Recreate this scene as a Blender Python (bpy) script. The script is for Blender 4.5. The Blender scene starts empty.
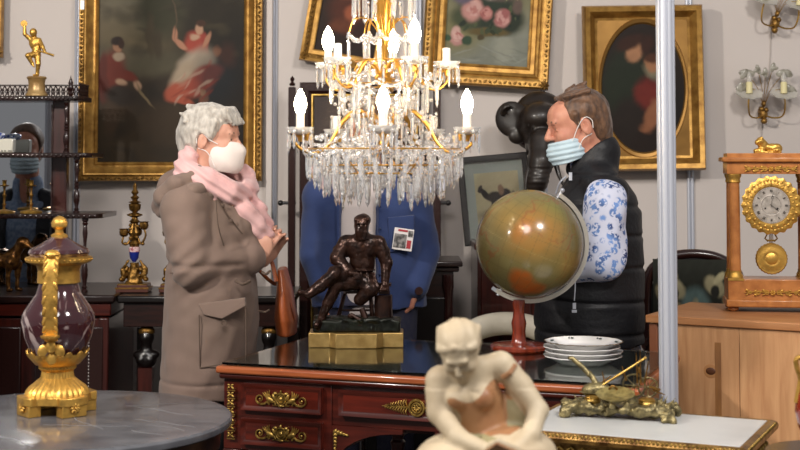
import bpy, math, random
import numpy as np
from mathutils import Vector, Matrix, Euler
random.seed(7)
sc = bpy.context.scene
COL = sc.collection
pi = math.pi

# ------------------------------------------------------------------ camera, world, lights, exposure
FPX, HORIZ, CZ, PITCH = 1400.0, 160.0, 1.45, math.radians(3.0)
CY0 = HORIZ - FPX*math.tan(PITCH)          # optical axis row
cam_d = bpy.data.cameras.new('camera'); cam = bpy.data.objects.new('camera', cam_d); COL.objects.link(cam)
cam.location = (0, 0, CZ); cam.rotation_euler = (pi/2 + PITCH, 0, 0)
cam_d.sensor_width = 36; cam_d.lens = FPX/800*36; cam_d.shift_y = -(225-CY0)/800
cam_d.dof.use_dof = True; cam_d.dof.focus_distance = 5.0; cam_d.dof.aperture_fstop = 5.0
cam_d.clip_start = .05
sc.camera = cam

world = bpy.data.worlds.new('hall_ambience'); sc.world = world; world.use_nodes = True
_bg = world.node_tree.nodes['Background']; _bg.inputs[0].default_value = (.80, .78, .78, 1); _bg.inputs[1].default_value = .30

def area(name, loc, target, size, power, color):
    d = bpy.data.lights.new(name, 'AREA'); d.energy = power; d.color = color; d.size = size; d.shape = 'DISK'
    o = bpy.data.objects.new(name, d); COL.objects.link(o); o.location = loc
    o.rotation_euler = (Vector(target)-Vector(loc)).to_track_quat('-Z', 'Y').to_euler(); return o
area('key_lamp', (-2.9, 2.2, 3.1), (.3, 6.3, .9), .22, 105, (1, .93, .84))
area('hall_lamp', (1.8, 1.6, 4.0), (.4, 5.6, .8), .7, 90, (1, .95, .9))
area('hall_lamp', (-.6, .4, 4.2), (0, 6.5, 1.2), 1.6, 85, (1, .95, .92))
sc.view_settings.view_transform = 'Standard'; sc.view_settings.look = 'None'
sc.view_settings.gamma = 1.0; sc.view_settings.use_curve_mapping = False
sc.view_settings.exposure = 0.38

# ------------------------------------------------------------------ helpers
def P(px, py, Y):
    """world point seen at picture position (px, py) at depth Y in front of the camera"""
    u, v = px-400, CY0-py
    dy = FPX*math.cos(PITCH) - v*math.sin(PITCH); dz = FPX*math.sin(PITCH) + v*math.cos(PITCH)
    t = Y/dy
    return Vector((u*t, Y, CZ + dz*t))
def V(*a): return Vector(a)
def lin(c):
    if isinstance(c, str):
        c = c.lstrip('#'); c = [int(c[i:i+2], 16)/255 for i in (0, 2, 4)]
    return tuple((x/12.92 if x <= .04045 else ((x+.055)/1.055)**2.4) for x in c[:3])
def lin4(c): return lin(c)+(1,)

class G:
    """collects geometry for ONE mesh"""
    def __init__(s): s.v = []; s.f = []; s.m = []
    def add(s, vs, fs, mi=0, M=None):
        o = len(s.v)
        for p in vs:
            p = Vector(p)
            s.v.append(M @ p if M is not None else p)
        for f in fs: s.f.append([o+i for i in f]); s.m.append(mi)
        return s
    def box(s, c, d, R=None, mi=0, M=None):
        x, y, z = d[0]/2, d[1]/2, d[2]/2
        vs = [V(i, j, k) for i in (-x, x) for j in (-y, y) for k in (-z, z)]
        if R is not None: vs = [R @ p for p in vs]
        vs = [p+Vector(c) for p in vs]
        return s.add(vs, [(0,1,3,2), (4,6,7,5), (0,4,5,1), (2,3,7,6), (0,2,6,4), (1,5,7,3)], mi, M)
    def lathe(s, prof, seg=24, c=(0,0,0), R=None, flute=None, mi=0, M=None, sx=1, sy=1, a0=0):
        vs = []; fs = []; n = len(prof); c = Vector(c)
        for q, (r, z) in enumerate(prof):
            for i in range(seg):
                a = a0 + 2*pi*i/seg; rr = r
                if flute: rr = r*(1+flute[1]*math.cos(flute[0]*a)) if (len(flute) < 3 or flute[2] <= q <= flute[3]) else r
                p = V(rr*math.cos(a)*sx, rr*math.sin(a)*sy, z)
                vs.append((R @ p if R is not None else p)+c)
        for q in range(n-1):
            for i in range(seg):
                j = (i+1) % seg
                fs.append((q*seg+i, q*seg+j, (q+1)*seg+j, (q+1)*seg+i))
        if prof[0][0] > 1e-6: fs.append(tuple(range(seg-1, -1, -1)))
        if prof[-1][0] > 1e-6: fs.append(tuple((n-1)*seg+i for i in range(seg)))
        return s.add(vs, fs, mi, M)
    def ell(s, c, r, R=None, seg=16, mi=0, M=None):
        if not hasattr(r, '__len__'): r = (r, r, r)
        h = max(6, seg//2); pr = [(math.sin(pi*i/h), -math.cos(pi*i/h)) for i in range(h+1)]
        pr[0] = (1e-4, -1); pr[-1] = (1e-4, 1)
        g = G().lathe(pr, seg)
        vs = [V(p.x*r[0], p.y*r[1], p.z*r[2]) for p in g.v]
        if R is not None: vs = [R @ p for p in vs]
        return s.add([p+Vector(c) for p in vs], g.f, mi, M)
    def tube(s, pts, r, seg=8, mi=0, M=None, closed=False, flat=1, up=None):
        pts = [Vector(p) for p in pts]; n = len(pts)
        if not hasattr(r, '__len__'): r = [r]*n
        vs = []; fs = []; prev = None
        for i, p in enumerate(pts):
            if closed: t = pts[(i+1) % n]-pts[i-1]
            else: t = pts[min(i+1, n-1)]-pts[max(i-1, 0)]
            t.normalize()
            if prev is None:
                a = Vector(up) if up is not None else (V(0,0,1) if abs(t.z) < .9 else V(1,0,0))
            else: a = prev
            b = (a - t*a.dot(t))
            if b.length < 1e-6: b = t.orthogonal()
            b.normalize(); prev = b; c = t.cross(b)
            for k in range(seg):
                w = 2*pi*k/seg
                vs.append(p + (b*math.cos(w)*flat + c*math.sin(w))*r[i])
        m = n if closed else n-1
        for i in range(m):
            for k in range(seg):
                l = (k+1) % seg; j = (i+1) % n
                fs.append((i*seg+k, i*seg+l, j*seg+l, j*seg+k))
        if not closed: fs.append(tuple(range(seg-1, -1, -1))); fs.append(tuple((n-1)*seg+k for k in range(seg)))
        return s.add(vs, fs, mi, M)
    def prism(s, poly, z0, z1, M=None, mi=0):
        n = len(poly)
        vs = [V(x, y, z0) for x, y in poly]+[V(x, y, z1) for x, y in poly]
        fs = [tuple(range(n-1, -1, -1)), tuple(range(n, 2*n))]+[(i, (i+1) % n, n+(i+1) % n, n+i) for i in range(n)]
        return s.add(vs, fs, mi, M)
    def frame(s, w, h, prof, mi=0):
        """picture frame in the XZ plane facing -Y, opening w x h centred; prof = (outward, towards the viewer) points"""
        n = len(prof); vs = []
        for sx, sz in ((-1,-1), (1,-1), (1,1), (-1,1)):
            for o, d in prof: vs.append(V(sx*(w/2+o), -d, sz*(h/2+o)))
        fs = []
        for k in range(4):
            l = (k+1) % 4
            for i in range(n-1): fs.append((k*n+i, l*n+i, l*n+i+1, k*n+i+1))
            fs.append((k*n, k*n+n-1, l*n+n-1, l*n))
        return s.add(vs, fs, mi)
    def xf(s, M): s.v = [M @ p for p in s.v]; return s

def RZ(a): return Matrix.Rotation(a, 3, 'Z')
def RX(a): return Matrix.Rotation(a, 3, 'X')
def RY(a): return Matrix.Rotation(a, 3, 'Y')
def T4(l, R=None, s=1):
    M = Matrix.Translation(Vector(l))
    if R is not None: M = M @ R.to_4x4()
    return M @ Matrix.Scale(s, 4)
def align(d, up=(0,0,1)):
    """rotation whose Z axis is d"""
    z = Vector(d).normalized(); x = Vector(up).cross(z)
    if x.length < 1e-5: x = z.orthogonal()
    x.normalize(); y = z.cross(x)
    return Matrix((x, y, z)).transposed()
def smooth_path(pts, n=6):
    pts = [Vector(p) for p in pts]; out = []
    q = [pts[0]*2-pts[1]]+pts+[pts[-1]*2-pts[-2]]
    for i in range(1, len(q)-2):
        for k in range(n):
            t = k/n; a, b, c, d = q[i-1:i+3]
            out.append(.5*((2*b)+(c-a)*t+(2*a-5*b+4*c-d)*t*t+(3*b-a-3*c+d)*t**3))
    out.append(pts[-1]); return out

def thing(name, label, cat, loc=(0,0,0), rz=0, group=None):
    o = bpy.data.objects.new(name, None); COL.objects.link(o); o.empty_display_size = .05
    o.location = loc; o.rotation_euler = (0, 0, rz); o['label'] = label; o['category'] = cat
    if group: o['group'] = group
    return o
def tag(o, label, cat, group=None, kind=None):
    o['label'] = label; o['category'] = cat
    if group: o['group'] = group
    if kind: o['kind'] = kind
    return o
def obj(name, g, mats, parent=None, smooth=True, bevel=0, loc=None, rot=None, origin=None, label=None, ang=38):
    """link G (or a ready mesh) as one object; origin: world point to subtract from the vertices"""
    if isinstance(g, G):
        if origin is not None:
            o_ = Vector(origin); g.v = [p-o_ for p in g.v]
        me = bpy.data.meshes.new(name); me.from_pydata([tuple(p) for p in g.v], [], g.f)
        me.polygons.foreach_set('material_index', g.m)
    else: me = g
    if not isinstance(mats, (list, tuple)): mats = [mats]
    if not me.materials:
        for m in mats: me.materials.append(m)
    if smooth:
        me.polygons.foreach_set('use_smooth', [True]*len(me.polygons))
        me.set_sharp_from_angle(angle=math.radians(ang))
    me.update()
    o = bpy.data.objects.new(name, me); COL.objects.link(o)
    if parent is not None: o.parent = parent
    if loc is not None: o.location = loc
    if rot is not None: o.rotation_euler = rot
    if bevel:
        b = o.modifiers.new('bevel', 'BEVEL'); b.width = bevel; b.segments = 2; b.limit_method = 'ANGLE'
    if label: o['label'] = label
    return o
def struct(o): o['kind'] = 'structure'; return o
def copy_tree(o, parent=None, loc=None, rz=None, label=None):
    c = o.copy(); COL.objects.link(c)
    if parent is not None: c.parent = parent
    for ch in list(o.children): copy_tree(ch, c)
    if loc is not None: c.location = loc
    if rz is not None: c.rotation_euler = (0, 0, rz)
    if label: c['label'] = label
    return c

# ------------------------------------------------------------------ implicit surfaces
class S:
    """smooth union of simple solids, meshed as ONE continuous surface"""
    def __init__(s, k=.01): s.k = k; s.ops = []
    def _a(s, fn, lo, hi, k, mode): s.ops.append((fn, np.array(lo, float), np.array(hi, float), s.k if k is None else k, mode)); return s
    def e(s, c, r, R=None, k=None, mode='u'):
        c = np.array(c, float); r = np.array(r if hasattr(r, '__len__') else (r,)*3, float); m = r.max()
        Rm = np.array(R) if R is not None else None
        def fn(p):
            q = p-c
            if Rm is not None: q = q @ Rm
            k0 = np.sqrt(((q/r)**2).sum(-1)); k1 = np.sqrt(((q/(r*r))**2).sum(-1))+1e-9
            return k0*(k0-1)/k1
        return s._a(fn, c-m, c+m, k, mode)
    def c(s, a, b, ra, rb=None, k=None, mode='u', sq=None):
        a = np.array(a, float); b = np.array(b, float); rb = ra if rb is None else rb
        ba = b-a; L = (ba**2).sum()+1e-12; m = max(ra, rb)
        if sq is not None:
            nrm = np.array(sq[0], float); nrm /= np.linalg.norm(nrm); fac = sq[1]; m = m*max(1, fac)
        def fn(p):
            q = p-a; t = np.clip((q @ ba)/L, 0, 1); w = q-t[..., None]*ba
            if sq is not None: w = w + np.multiply.outer(w @ nrm, nrm)*(1/fac-1)
            return np.sqrt((w**2).sum(-1)) - (ra+(rb-ra)*t)
        return s._a(fn, np.minimum(a, b)-m, np.maximum(a, b)+m, k, mode)
    def chain(s, pts, rs, k=None, sq=None):
        for i in range(len(pts)-1): s.c(pts[i], pts[i+1], rs[i], rs[i+1], k, sq=sq)
        return s
    def b(s, c, h, rnd=.0, R=None, k=None, mode='u'):
        c = np.array(c, float); h = np.array(h, float); Rm = np.array(R) if R is not None else None; m = np.linalg.norm(h)
        def fn(p):
            q = p-c
            if Rm is not None: q = q @ Rm
            d = np.abs(q)-(h-rnd)
            return np.sqrt((np.maximum(d, 0)**2).sum(-1))+np.minimum(d.max(-1), 0)-rnd
        return s._a(fn, c-m, c+m, k, mode)
    def loft(s, secs, k=None, mode='u', pw=2.2):
        """stack of horizontal superellipses (z, cx, cy, rx, ry)"""
        a = np.array(sorted(secs), float)
        def fn(p):
            z = p[..., 2]; g = [np.interp(z, a[:, 0], a[:, i]) for i in (1, 2, 3, 4)]
            u = np.abs((p[..., 0]-g[0])/g[2]); v = np.abs((p[..., 1]-g[1])/g[3])
            d = ((u**pw+v**pw)**(1/pw)-1)*np.minimum(g[2], g[3])
            return np.maximum(d, np.maximum(a[0, 0]-z, z-a[-1, 0]))
        lo = (min(a[:, 1]-a[:, 3]), min(a[:, 2]-a[:, 4]), a[0, 0]); hi = (max(a[:, 1]+a[:, 3]), max(a[:, 2]+a[:, 4]), a[-1, 0])
        return s._a(fn, lo, hi, k, mode)
    def mesh(s, name, vox, disp=None, matf=None, origin=(0,0,0)):
        us = [o for o in s.ops if o[4] == 'u']
        lo = np.min([o[1] for o in us], 0)-4*vox; hi = np.max([o[2] for o in us], 0)+4*vox
        n = np.ceil((hi-lo)/vox).astype(int)+1
        Vv = np.ones(n, np.float32)
        ax = [lo[i]+vox*np.arange(n[i]) for i in range(3)]
        for fn, l, h, k, mode in s.ops:
            pad = k+3*vox
            i0 = np.clip(np.floor((l-pad-lo)/vox).astype(int), 0, n-1); i1 = np.clip(np.ceil((h+pad-lo)/vox).astype(int)+1, 1, n)
            if mode == 'i': i0 = np.zeros(3, int); i1 = n
            if (i1 <= i0).any(): continue
            g = np.stack(np.meshgrid(*[ax[i][i0[i]:i1[i]] for i in range(3)], indexing='ij'), -1)
            d = fn(g); sl = tuple(slice(i0[i], i1[i]) for i in range(3)); o = Vv[sl]
            if mode == 'u':
                if k > 0:
                    t = np.clip(.5+.5*(o-d)/k, 0, 1); r = o*(1-t)+d*t-k*t*(1-t)
                else: r = np.minimum(o, d)
            elif mode == 's':
                t = np.clip(.5-.5*(o+d)/max(k, 1e-6), 0, 1); r = o*(1-t)-d*t+k*t*(1-t)
            else: r = np.maximum(o, d)
            Vv[sl] = r
        if disp is not None:
            near = np.argwhere(np.abs(Vv) < 6*vox)
            pts = lo+near*vox
            Vv[tuple(near.T)] += disp(pts).astype(np.float32)
        ins = Vv < 0
        A = ins.astype(np.int8); c = sum(A[i:n[0]-1+i, j:n[1]-1+j, l:n[2]-1+l] for i in (0,1) for j in (0,1) for l in (0,1))
        cells = np.argwhere((c > 0) & (c < 8)); idx = -np.ones(c.shape, np.int64); idx[tuple(cells.T)] = np.arange(len(cells))
        acc = np.zeros((len(cells), 3)); cnt = np.zeros(len(cells))
        cr = [(0,0,0), (1,0,0), (0,1,0), (1,1,0), (0,0,1), (1,0,1), (0,1,1), (1,1,1)]
        vals = [Vv[tuple((cells+np.array(q)).T)] for q in cr]
        for a_ in range(8):
            for b_ in range(a_+1, 8):
                qa, qb = np.array(cr[a_]), np.array(cr[b_])
                if abs(qa-qb).sum() != 1: continue
                va, vb = vals[a_], vals[b_]; m = (va < 0) != (vb < 0)
                t = np.where(m, va/(va-vb+1e-12), 0)
                acc += np.where(m[:, None], qa+t[:, None]*(qb-qa), 0); cnt += m
        vs = lo+vox*(cells+acc/np.maximum(cnt, 1)[:, None])
        F = []
        for a_ in range(3):
            b_, c_ = (a_+1) % 3, (a_+2) % 3
            s0 = [slice(None)]*3; s1 = [slice(None)]*3; s0[a_] = slice(0, -1); s1[a_] = slice(1, None)
            e0, e1 = ins[tuple(s0)], ins[tuple(s1)]
            E = np.argwhere(e0 != e1); E = E[(E[:, b_] > 0) & (E[:, c_] > 0) & (E[:, b_] < n[b_]-1) & (E[:, c_] < n[c_]-1)]
            inn = e0[tuple(E.T)]; ub = np.zeros(3, int); ub[b_] = 1; uc = np.zeros(3, int); uc[c_] = 1
            q = np.stack([idx[tuple((E-ub-uc).T)], idx[tuple((E-uc).T)], idx[tuple(E.T)], idx[tuple((E-ub).T)]], 1)
            q[~inn] = q[~inn][:, ::-1]; F.append(q)
        F = np.concatenate(F)
        # laplacian touch for roundness
        me = bpy.data.meshes.new(name)
        mi = matf(vs[F].mean(1)) if matf is not None else None
        vs = vs-np.array(origin)
        me.vertices.add(len(vs)); me.vertices.foreach_set('co', vs.astype(np.float32).ravel())
        me.loops.add(4*len(F)); me.loops.foreach_set('vertex_index', F.astype(np.int32).ravel())
        me.polygons.add(len(F)); me.polygons.foreach_set('loop_start', np.arange(0, 4*len(F), 4, dtype=np.int32))
        if mi is not None: me.polygons.foreach_set('material_index', mi.astype(np.int32))
        me.update(calc_edges=True); me.validate()
        return me
def solid(name, s, vox, mats, parent=None, origin=(0,0,0), disp=None, matf=None, label=None):
    return obj(name, s.mesh(name, vox, disp, matf, origin), mats, parent, smooth=True, label=label, ang=80)
_rs = np.random.RandomState(3)
_K = _rs.normal(size=(14, 3)); _K /= np.linalg.norm(_K, axis=1)[:, None]; _F = _rs.uniform(.6, 2.2, 14); _H = _rs.uniform(0, 6.28, 14)
def nz(p, f, st=(1,1,1)):
    q = p*np.array(st)*f
    w = np.sin(q @ _K[0]*.7+1)*.8
    return sum(np.sin((q @ _K[i])*_F[i]+_H[i]+w) for i in range(1, 14))/5

# ------------------------------------------------------------------ materials
def M(name, c, rough=.5, metal=0, c2=None, ns=20, lo=.4, hi=.6, bump=None, coat=0, spec=.5, stretch=(1,1,1), trans=0, ior=1.45, sheen=0, attr=False, emit=None, detail=4, dist=0, alpha=1):
    m = bpy.data.materials.new(name); m.use_nodes = True; nt = m.node_tree; N = nt.nodes; L = nt.links; b = N['Principled BSDF']
    b.inputs['Base Color'].default_value = lin4(c); b.inputs['Roughness'].default_value = rough; b.inputs['Metallic'].default_value = metal
    b.inputs['Coat Weight'].default_value = coat; b.inputs['Coat Roughness'].default_value = .08; b.inputs['Specular IOR Level'].default_value = spec
    b.inputs['Transmission Weight'].default_value = trans; b.inputs['IOR'].default_value = ior; b.inputs['Sheen Weight'].default_value = sheen
    b.inputs['Alpha'].default_value = alpha
    tc = N.new('ShaderNodeTexCoord'); mp = N.new('ShaderNodeMapping'); mp.inputs['Scale'].default_value = stretch; L.new(tc.outputs['Object'], mp.inputs[0])
    if c2 is not None:
        n = N.new('ShaderNodeTexNoise'); n.inputs['Scale'].default_value = ns; n.inputs['Detail'].default_value = detail; n.inputs['Distortion'].default_value = dist
        L.new(mp.outputs[0], n.inputs['Vector'])
        r = N.new('ShaderNodeValToRGB'); r.color_ramp.elements[0].position = lo; r.color_ramp.elements[1].position = hi
        r.color_ramp.elements[0].color = lin4(c); r.color_ramp.elements[1].color = lin4(c2)
        L.new(n.outputs['Fac'], r.inputs[0]); L.new(r.outputs[0], b.inputs['Base Color'])
    if attr:
        a = N.new('ShaderNodeVertexColor'); a.layer_name = 'Col'; L.new(a.outputs[0], b.inputs['Base Color'])
    if bump:
        n = N.new('ShaderNodeTexNoise'); n.inputs['Scale'].default_value = bump[0]; n.inputs['Detail'].default_value = 3
        L.new(mp.outputs[0], n.inputs['Vector'])
        u = N.new('ShaderNodeBump'); u.inputs['Strength'].default_value = bump[1]; u.inputs['Distance'].default_value = bump[2] if len(bump) > 2 else .004
        L.new(n.outputs['Fac'], u.inputs['Height']); L.new(u.outputs[0], b.inputs['Normal'])
    if emit: b.inputs['Emission Color'].default_value = lin4(emit[0]); b.inputs['Emission Strength'].default_value = emit[1]
    return m
def paint_cols(W, H, base, strokes, noise=.0, f=9):
    """W x H grid of colours (linear) made of soft painted patches; picture units u right, v down 0..1"""
    asp = strokes.asp if hasattr(strokes, 'asp') else 1.0
    u, v = np.meshgrid(np.linspace(0, asp, W), np.linspace(0, 1, H), indexing='ij')
    C = np.zeros((W, H, 3))
    b0 = [np.array(lin(b)) for b in base]
    for i in range(3): C[..., i] = np.interp(v, np.linspace(0, 1, len(b0)), [b[i] for b in b0])
    q = np.stack([u, v, u*0], -1)
    for st in strokes:
        cx, cy, rx, ry, an, col, sf = st[:7]; col = tuple(x*.80 for x in [int(col[1+2*i:3+2*i], 16)/255 for i in range(3)]); al = st[7] if len(st) > 7 else 1
        x = u-cx+.007*nz(q, 26)+.003*nz(q, 90); y = v-cy+.007*nz(q+5, 26)+.003*nz(q+5, 90); ca, sa = math.cos(an), math.sin(an)
        X = (x*ca+y*sa)/rx; Yy = (-x*sa+y*ca)/ry; d = np.sqrt(X*X+Yy*Yy)
        w = np.clip((1-d)/max(sf, 1e-3)+.5, 0, 1)*al; w = w*w*(3-2*w) if al == 1 else w
        C = C*(1-w[..., None])+np.array(lin(col))*w[..., None]
    if noise: C *= (1+noise*nz(q, f*4)*.6+noise*nz(q+3, f*12, (1, .6, 1))*.4)[..., None]
    return np.clip(C, 0, 1)
def set_cols(me, cols):
    at = me.color_attributes.new('Col', 'FLOAT_COLOR', 'POINT')
    a = np.ones((len(me.vertices), 4), np.float32); a[:, :3] = cols.reshape(-1, 3); at.data.foreach_set('color', a.ravel())
def canvas(name, w, h, cols, mat, parent, loc=(0,0,0), curve=None):
    W, H = cols.shape[:2]; vs = []; fs = []
    for i in range(W):
        for j in range(H):
            x = (i/(W-1)-.5)*w; z = (.5-j/(H-1))*h
            vs.append((x, 0 if curve is None else curve(x, z), z))
    for i in range(W-1):
        for j in range(H-1): a = i*H+j; fs.append((a, a+1, a+H+1, a+H))
    me = bpy.data.meshes.new(name); me.from_pydata(vs, [], fs); set_cols(me, cols); me.materials.append(mat)
    me.polygons.foreach_set('use_smooth', [True]*len(me.polygons)); me.update()
    o = bpy.data.objects.new(name, me); COL.objects.link(o); o.parent = parent; o.location = loc
    return o

GOLD = M('gilt_wood', '#b08744', .40, .62, '#86602c', 26, .35, .7, bump=(120, .25, .003))
GOLDB = M('bright_ormolu', '#d2a450', .38, .78, '#a98240', 40, .45, .7, bump=(170, .25, .003))
GOLDM = M('muted_ormolu', '#b79650', .38, .85, '#6a5224', 60, .4, .7, bump=(200, .3, .003))
GILTD = M('dull_gilt_bronze', '#8e6a34', .42, .85, '#4c3416', 50, .4, .7, bump=(150, .3, .003))
BRASS = M('brass', '#c39a4e', .3, 1)
BRONZE = M('brown_bronze', '#3a241c', .3, .55, '#1e1412', 30, .4, .7, bump=(120, .15, .002))
BRONZEG = M('greenish_bronze', '#9a8c62', .40, .7, '#57503a', 60, .35, .65, bump=(160, .5, .004))
BLACK = M('ebonised_wood', '#120d0c', .3, 0, coat=.3)
MAHOG = M('mahogany', '#4f1a10', .28, 0, '#300d08', 9, .35, .7, stretch=(.6, 6, 6), coat=.45, detail=6)
MAHOGV = M('mahogany_upright', '#431710', .30, 0, '#260c08', 9, .35, .7, stretch=(6, 6, .6), coat=.45, detail=6)
MAHOGL = M('mahogany_edge', '#a35a33', .3, 0, '#7d3c20', 9, .35, .7, stretch=(.6, 6, 6), coat=.4, detail=6)
DARKW = M('dark_rosewood', '#2b1510', .3, 0, '#150a08', 12, .35, .7, stretch=(.7, 5, 5), coat=.3)
DARKV = M('dark_turned_wood', '#2a1411', .26, 0, coat=.35)
ORN = M('dull_carved_gilding', '#9a7438', .42, .65, '#5a3e1c', 60, .4, .65, bump=(160, .4, .004))
PINE = M('pine', '#c39468', .5, 0, '#a97850', 5, .35, .7, stretch=(7, 7, .7), detail=6, dist=.6)
PINET = M('pine_top', '#a9764c', .45, 0, '#9a643a', 5, .35, .7, stretch=(.7, 7, 7), detail=6)
SATIN = M('satin_birch', '#b8783f', .32, 0, '#9a5d2c', 30, .35, .7, coat=.3)
OILS = M('oil_paint', '#444444', .5, 0, attr=True, bump=(240, .10, .001), spec=.2)
SKIN = M('skin', '#c99a85', .5, 0, '#b98470', 22, .35, .75, spec=.4)
SKINR = M('ruddy_skin', '#c48c74', .48, 0, '#ac6f5c', 22, .35, .75, spec=.4)
ALU = M('anodised_aluminium', '#bcbfc8', .40, .35)
GLASS = M('thin_glass', '#ffffff', .02, 0, trans=1, ior=1.45)
MIRROR = M('mirror_glass', '#b9bcc0', .02, 1)
WHITEP = M('white_china', '#e6e4e2', .15, 0, coat=.6)
# ================================================================== ROOM
WY = 7.0
WALLM = M('painted_panel_wall', '#cac1bb', .75, 0, '#c2b9b3', 1.5, .3, .7, bump=(300, .08, .001))
CARPET = M('grey_carpet', '#4c4744', .95, 0, '#3c3836', 90, .3, .7)
struct(obj('floor', G().box((0, 3.5, -.05), (11, 12, .1)), CARPET, smooth=False))
struct(obj('wall_back', G().box((0, WY+.05, 1.32), (11, .1, 2.64)), WALLM, smooth=False))
for i, px in enumerate((77, 274, 419, 544, 690)):
    x = P(px, 160, WY).x
    g = G()
    for dx in (-.009, .009): g.tube([(x+dx, WY-.008, 0), (x+dx, WY-.008, 2.64)], .008, 8)
    g.box((x, WY-.004, 1.32), (.034, .008, 2.64))
    struct(obj('trim_%d' % (i+1), g, ALU))
# wider boxed column of the partition beside the big painting
x0 = P(268, 160, WY-.1).x
struct(obj('trim_6', G().box((x0, WY-.03, 1.32), (.03, .06, 2.64)), WALLM, smooth=False, bevel=.004))

def post(name, px, Y, label, h=2.9):
    p = P(px, 160, Y); t = thing(name, label, 'post', (p.x, Y, 0))
    poly = []
    for i in range(96):
        a = 2*pi*i/96; r = .027*(1+.08*abs(math.sin(4*a))-.16*(abs(math.sin(4*a)) < .3))
        poly.append((r*math.cos(a), r*math.sin(a)))
    obj('shaft', G().prism(poly, .012, h), ALU, t, ang=25)
    obj('foot_plate', G().lathe([(.075, 0), (.075, .008), (.03, .012)], 32), ALU, t)
    return t
post('stand_post', 666.5, 4.3, 'tall white and silver fluted aluminium post standing right of the desk')
post('stand_post', -262, 4.5, 'silver fluted aluminium post seen only as a stripe in the mirror')

# ================================================================== PICTURES
def picture(name, label, cpx, cpy, w, h, prof, cols, rot=0, Y=WY-.06, mat=GOLD, lean=0, deco=None, cat='painting', liner=None, backw=None):
    """w, h = canvas opening in metres centred on picture position"""
    c = P(cpx, cpy, Y)
    t = bpy.data.objects.new(name, None); COL.objects.link(t); t.location = c; t.rotation_euler = (lean, rot, 0); t.empty_display_size = .05
    tag(t, label, cat)
    f = obj('frame', G().frame(w, h, prof), mat, t, ang=28)
    canvas('canvas', w+.004, h+.004, cols, OILS, t, (0, .004, 0))
    ow = prof[-1][0]
    obj('backing_board', G().box((0, .014, 0), (w+2*ow-.01, .016, h+2*ow-.01)), DARKW, t)
    if liner: obj('slip', G().frame(w-.0, h-.0, liner), GOLDM, t, ang=28)
    if deco: deco(f, t, w, h, ow)
    return t
def rosette(g, c, r, n=6, d=.006):
    for k in range(n):
        a = 2*pi*k/n
        g.ell((c[0]+math.cos(a)*r*.55, c[1]-d*.4, c[2]+math.sin(a)*r*.55), (r*.42, d, r*.26), RY(-a), 8)
    g.ell((c[0], c[1]-d, c[2]), (r*.25, d, r*.25), None, 8)
def ornaments(step, r, dep, off):
    def fn(f, t, w, h, ow):
        g = G(); W, H = w/2+off, h/2+off
        for sx in (-1, 1):
            for sz in (-1, 1): rosette(g, (sx*W, -dep, sz*H), r*1.9, 8, .009)
        n = int(2*W/step)
        for i in range(1, n):
            for sz in (-1, 1):
                x = -W+2*W*i/n; g.ell((x, -dep, sz*H), (step*.42, .008, r*.6), RY((.5 if i % 2 else -.5)), 8)
                g.ell((x+step*.3, -dep, sz*(H+r*.5*(1 if i % 2 else -1))), (step*.2, .007, r*.3), RY(.9), 6)
        n = int(2*H/step)
        for i in range(1, n):
            for sx in (-1, 1):
                z = -H+2*H*i/n; g.ell((sx*W, -dep, z), (r*.6, .008, step*.42), RY((.5 if i % 2 else -.5)), 8)
                g.ell((sx*(W+r*.5*(1 if i % 2 else -1)), -dep, z+step*.3), (r*.3, .007, step*.2), RY(.9), 6)
        obj('carved_ornament', g, ORN, t)
    return fn
s7 = 1400/WY
class SL(list): pass
def strokes_px(L, x0, y0, x1, y1):
    out = SL(); out.asp = (x1-x0)/(y1-y0)
    for s_ in L:
        cx, cy, rx, ry, an, col, sf = s_[:7]
        out.append(((cx-x0)/(y1-y0), (cy-y0)/(y1-y0), rx/(y1-y0), ry/(y1-y0), an, col, sf)+tuple(s_[7:]))
    return out
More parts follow.
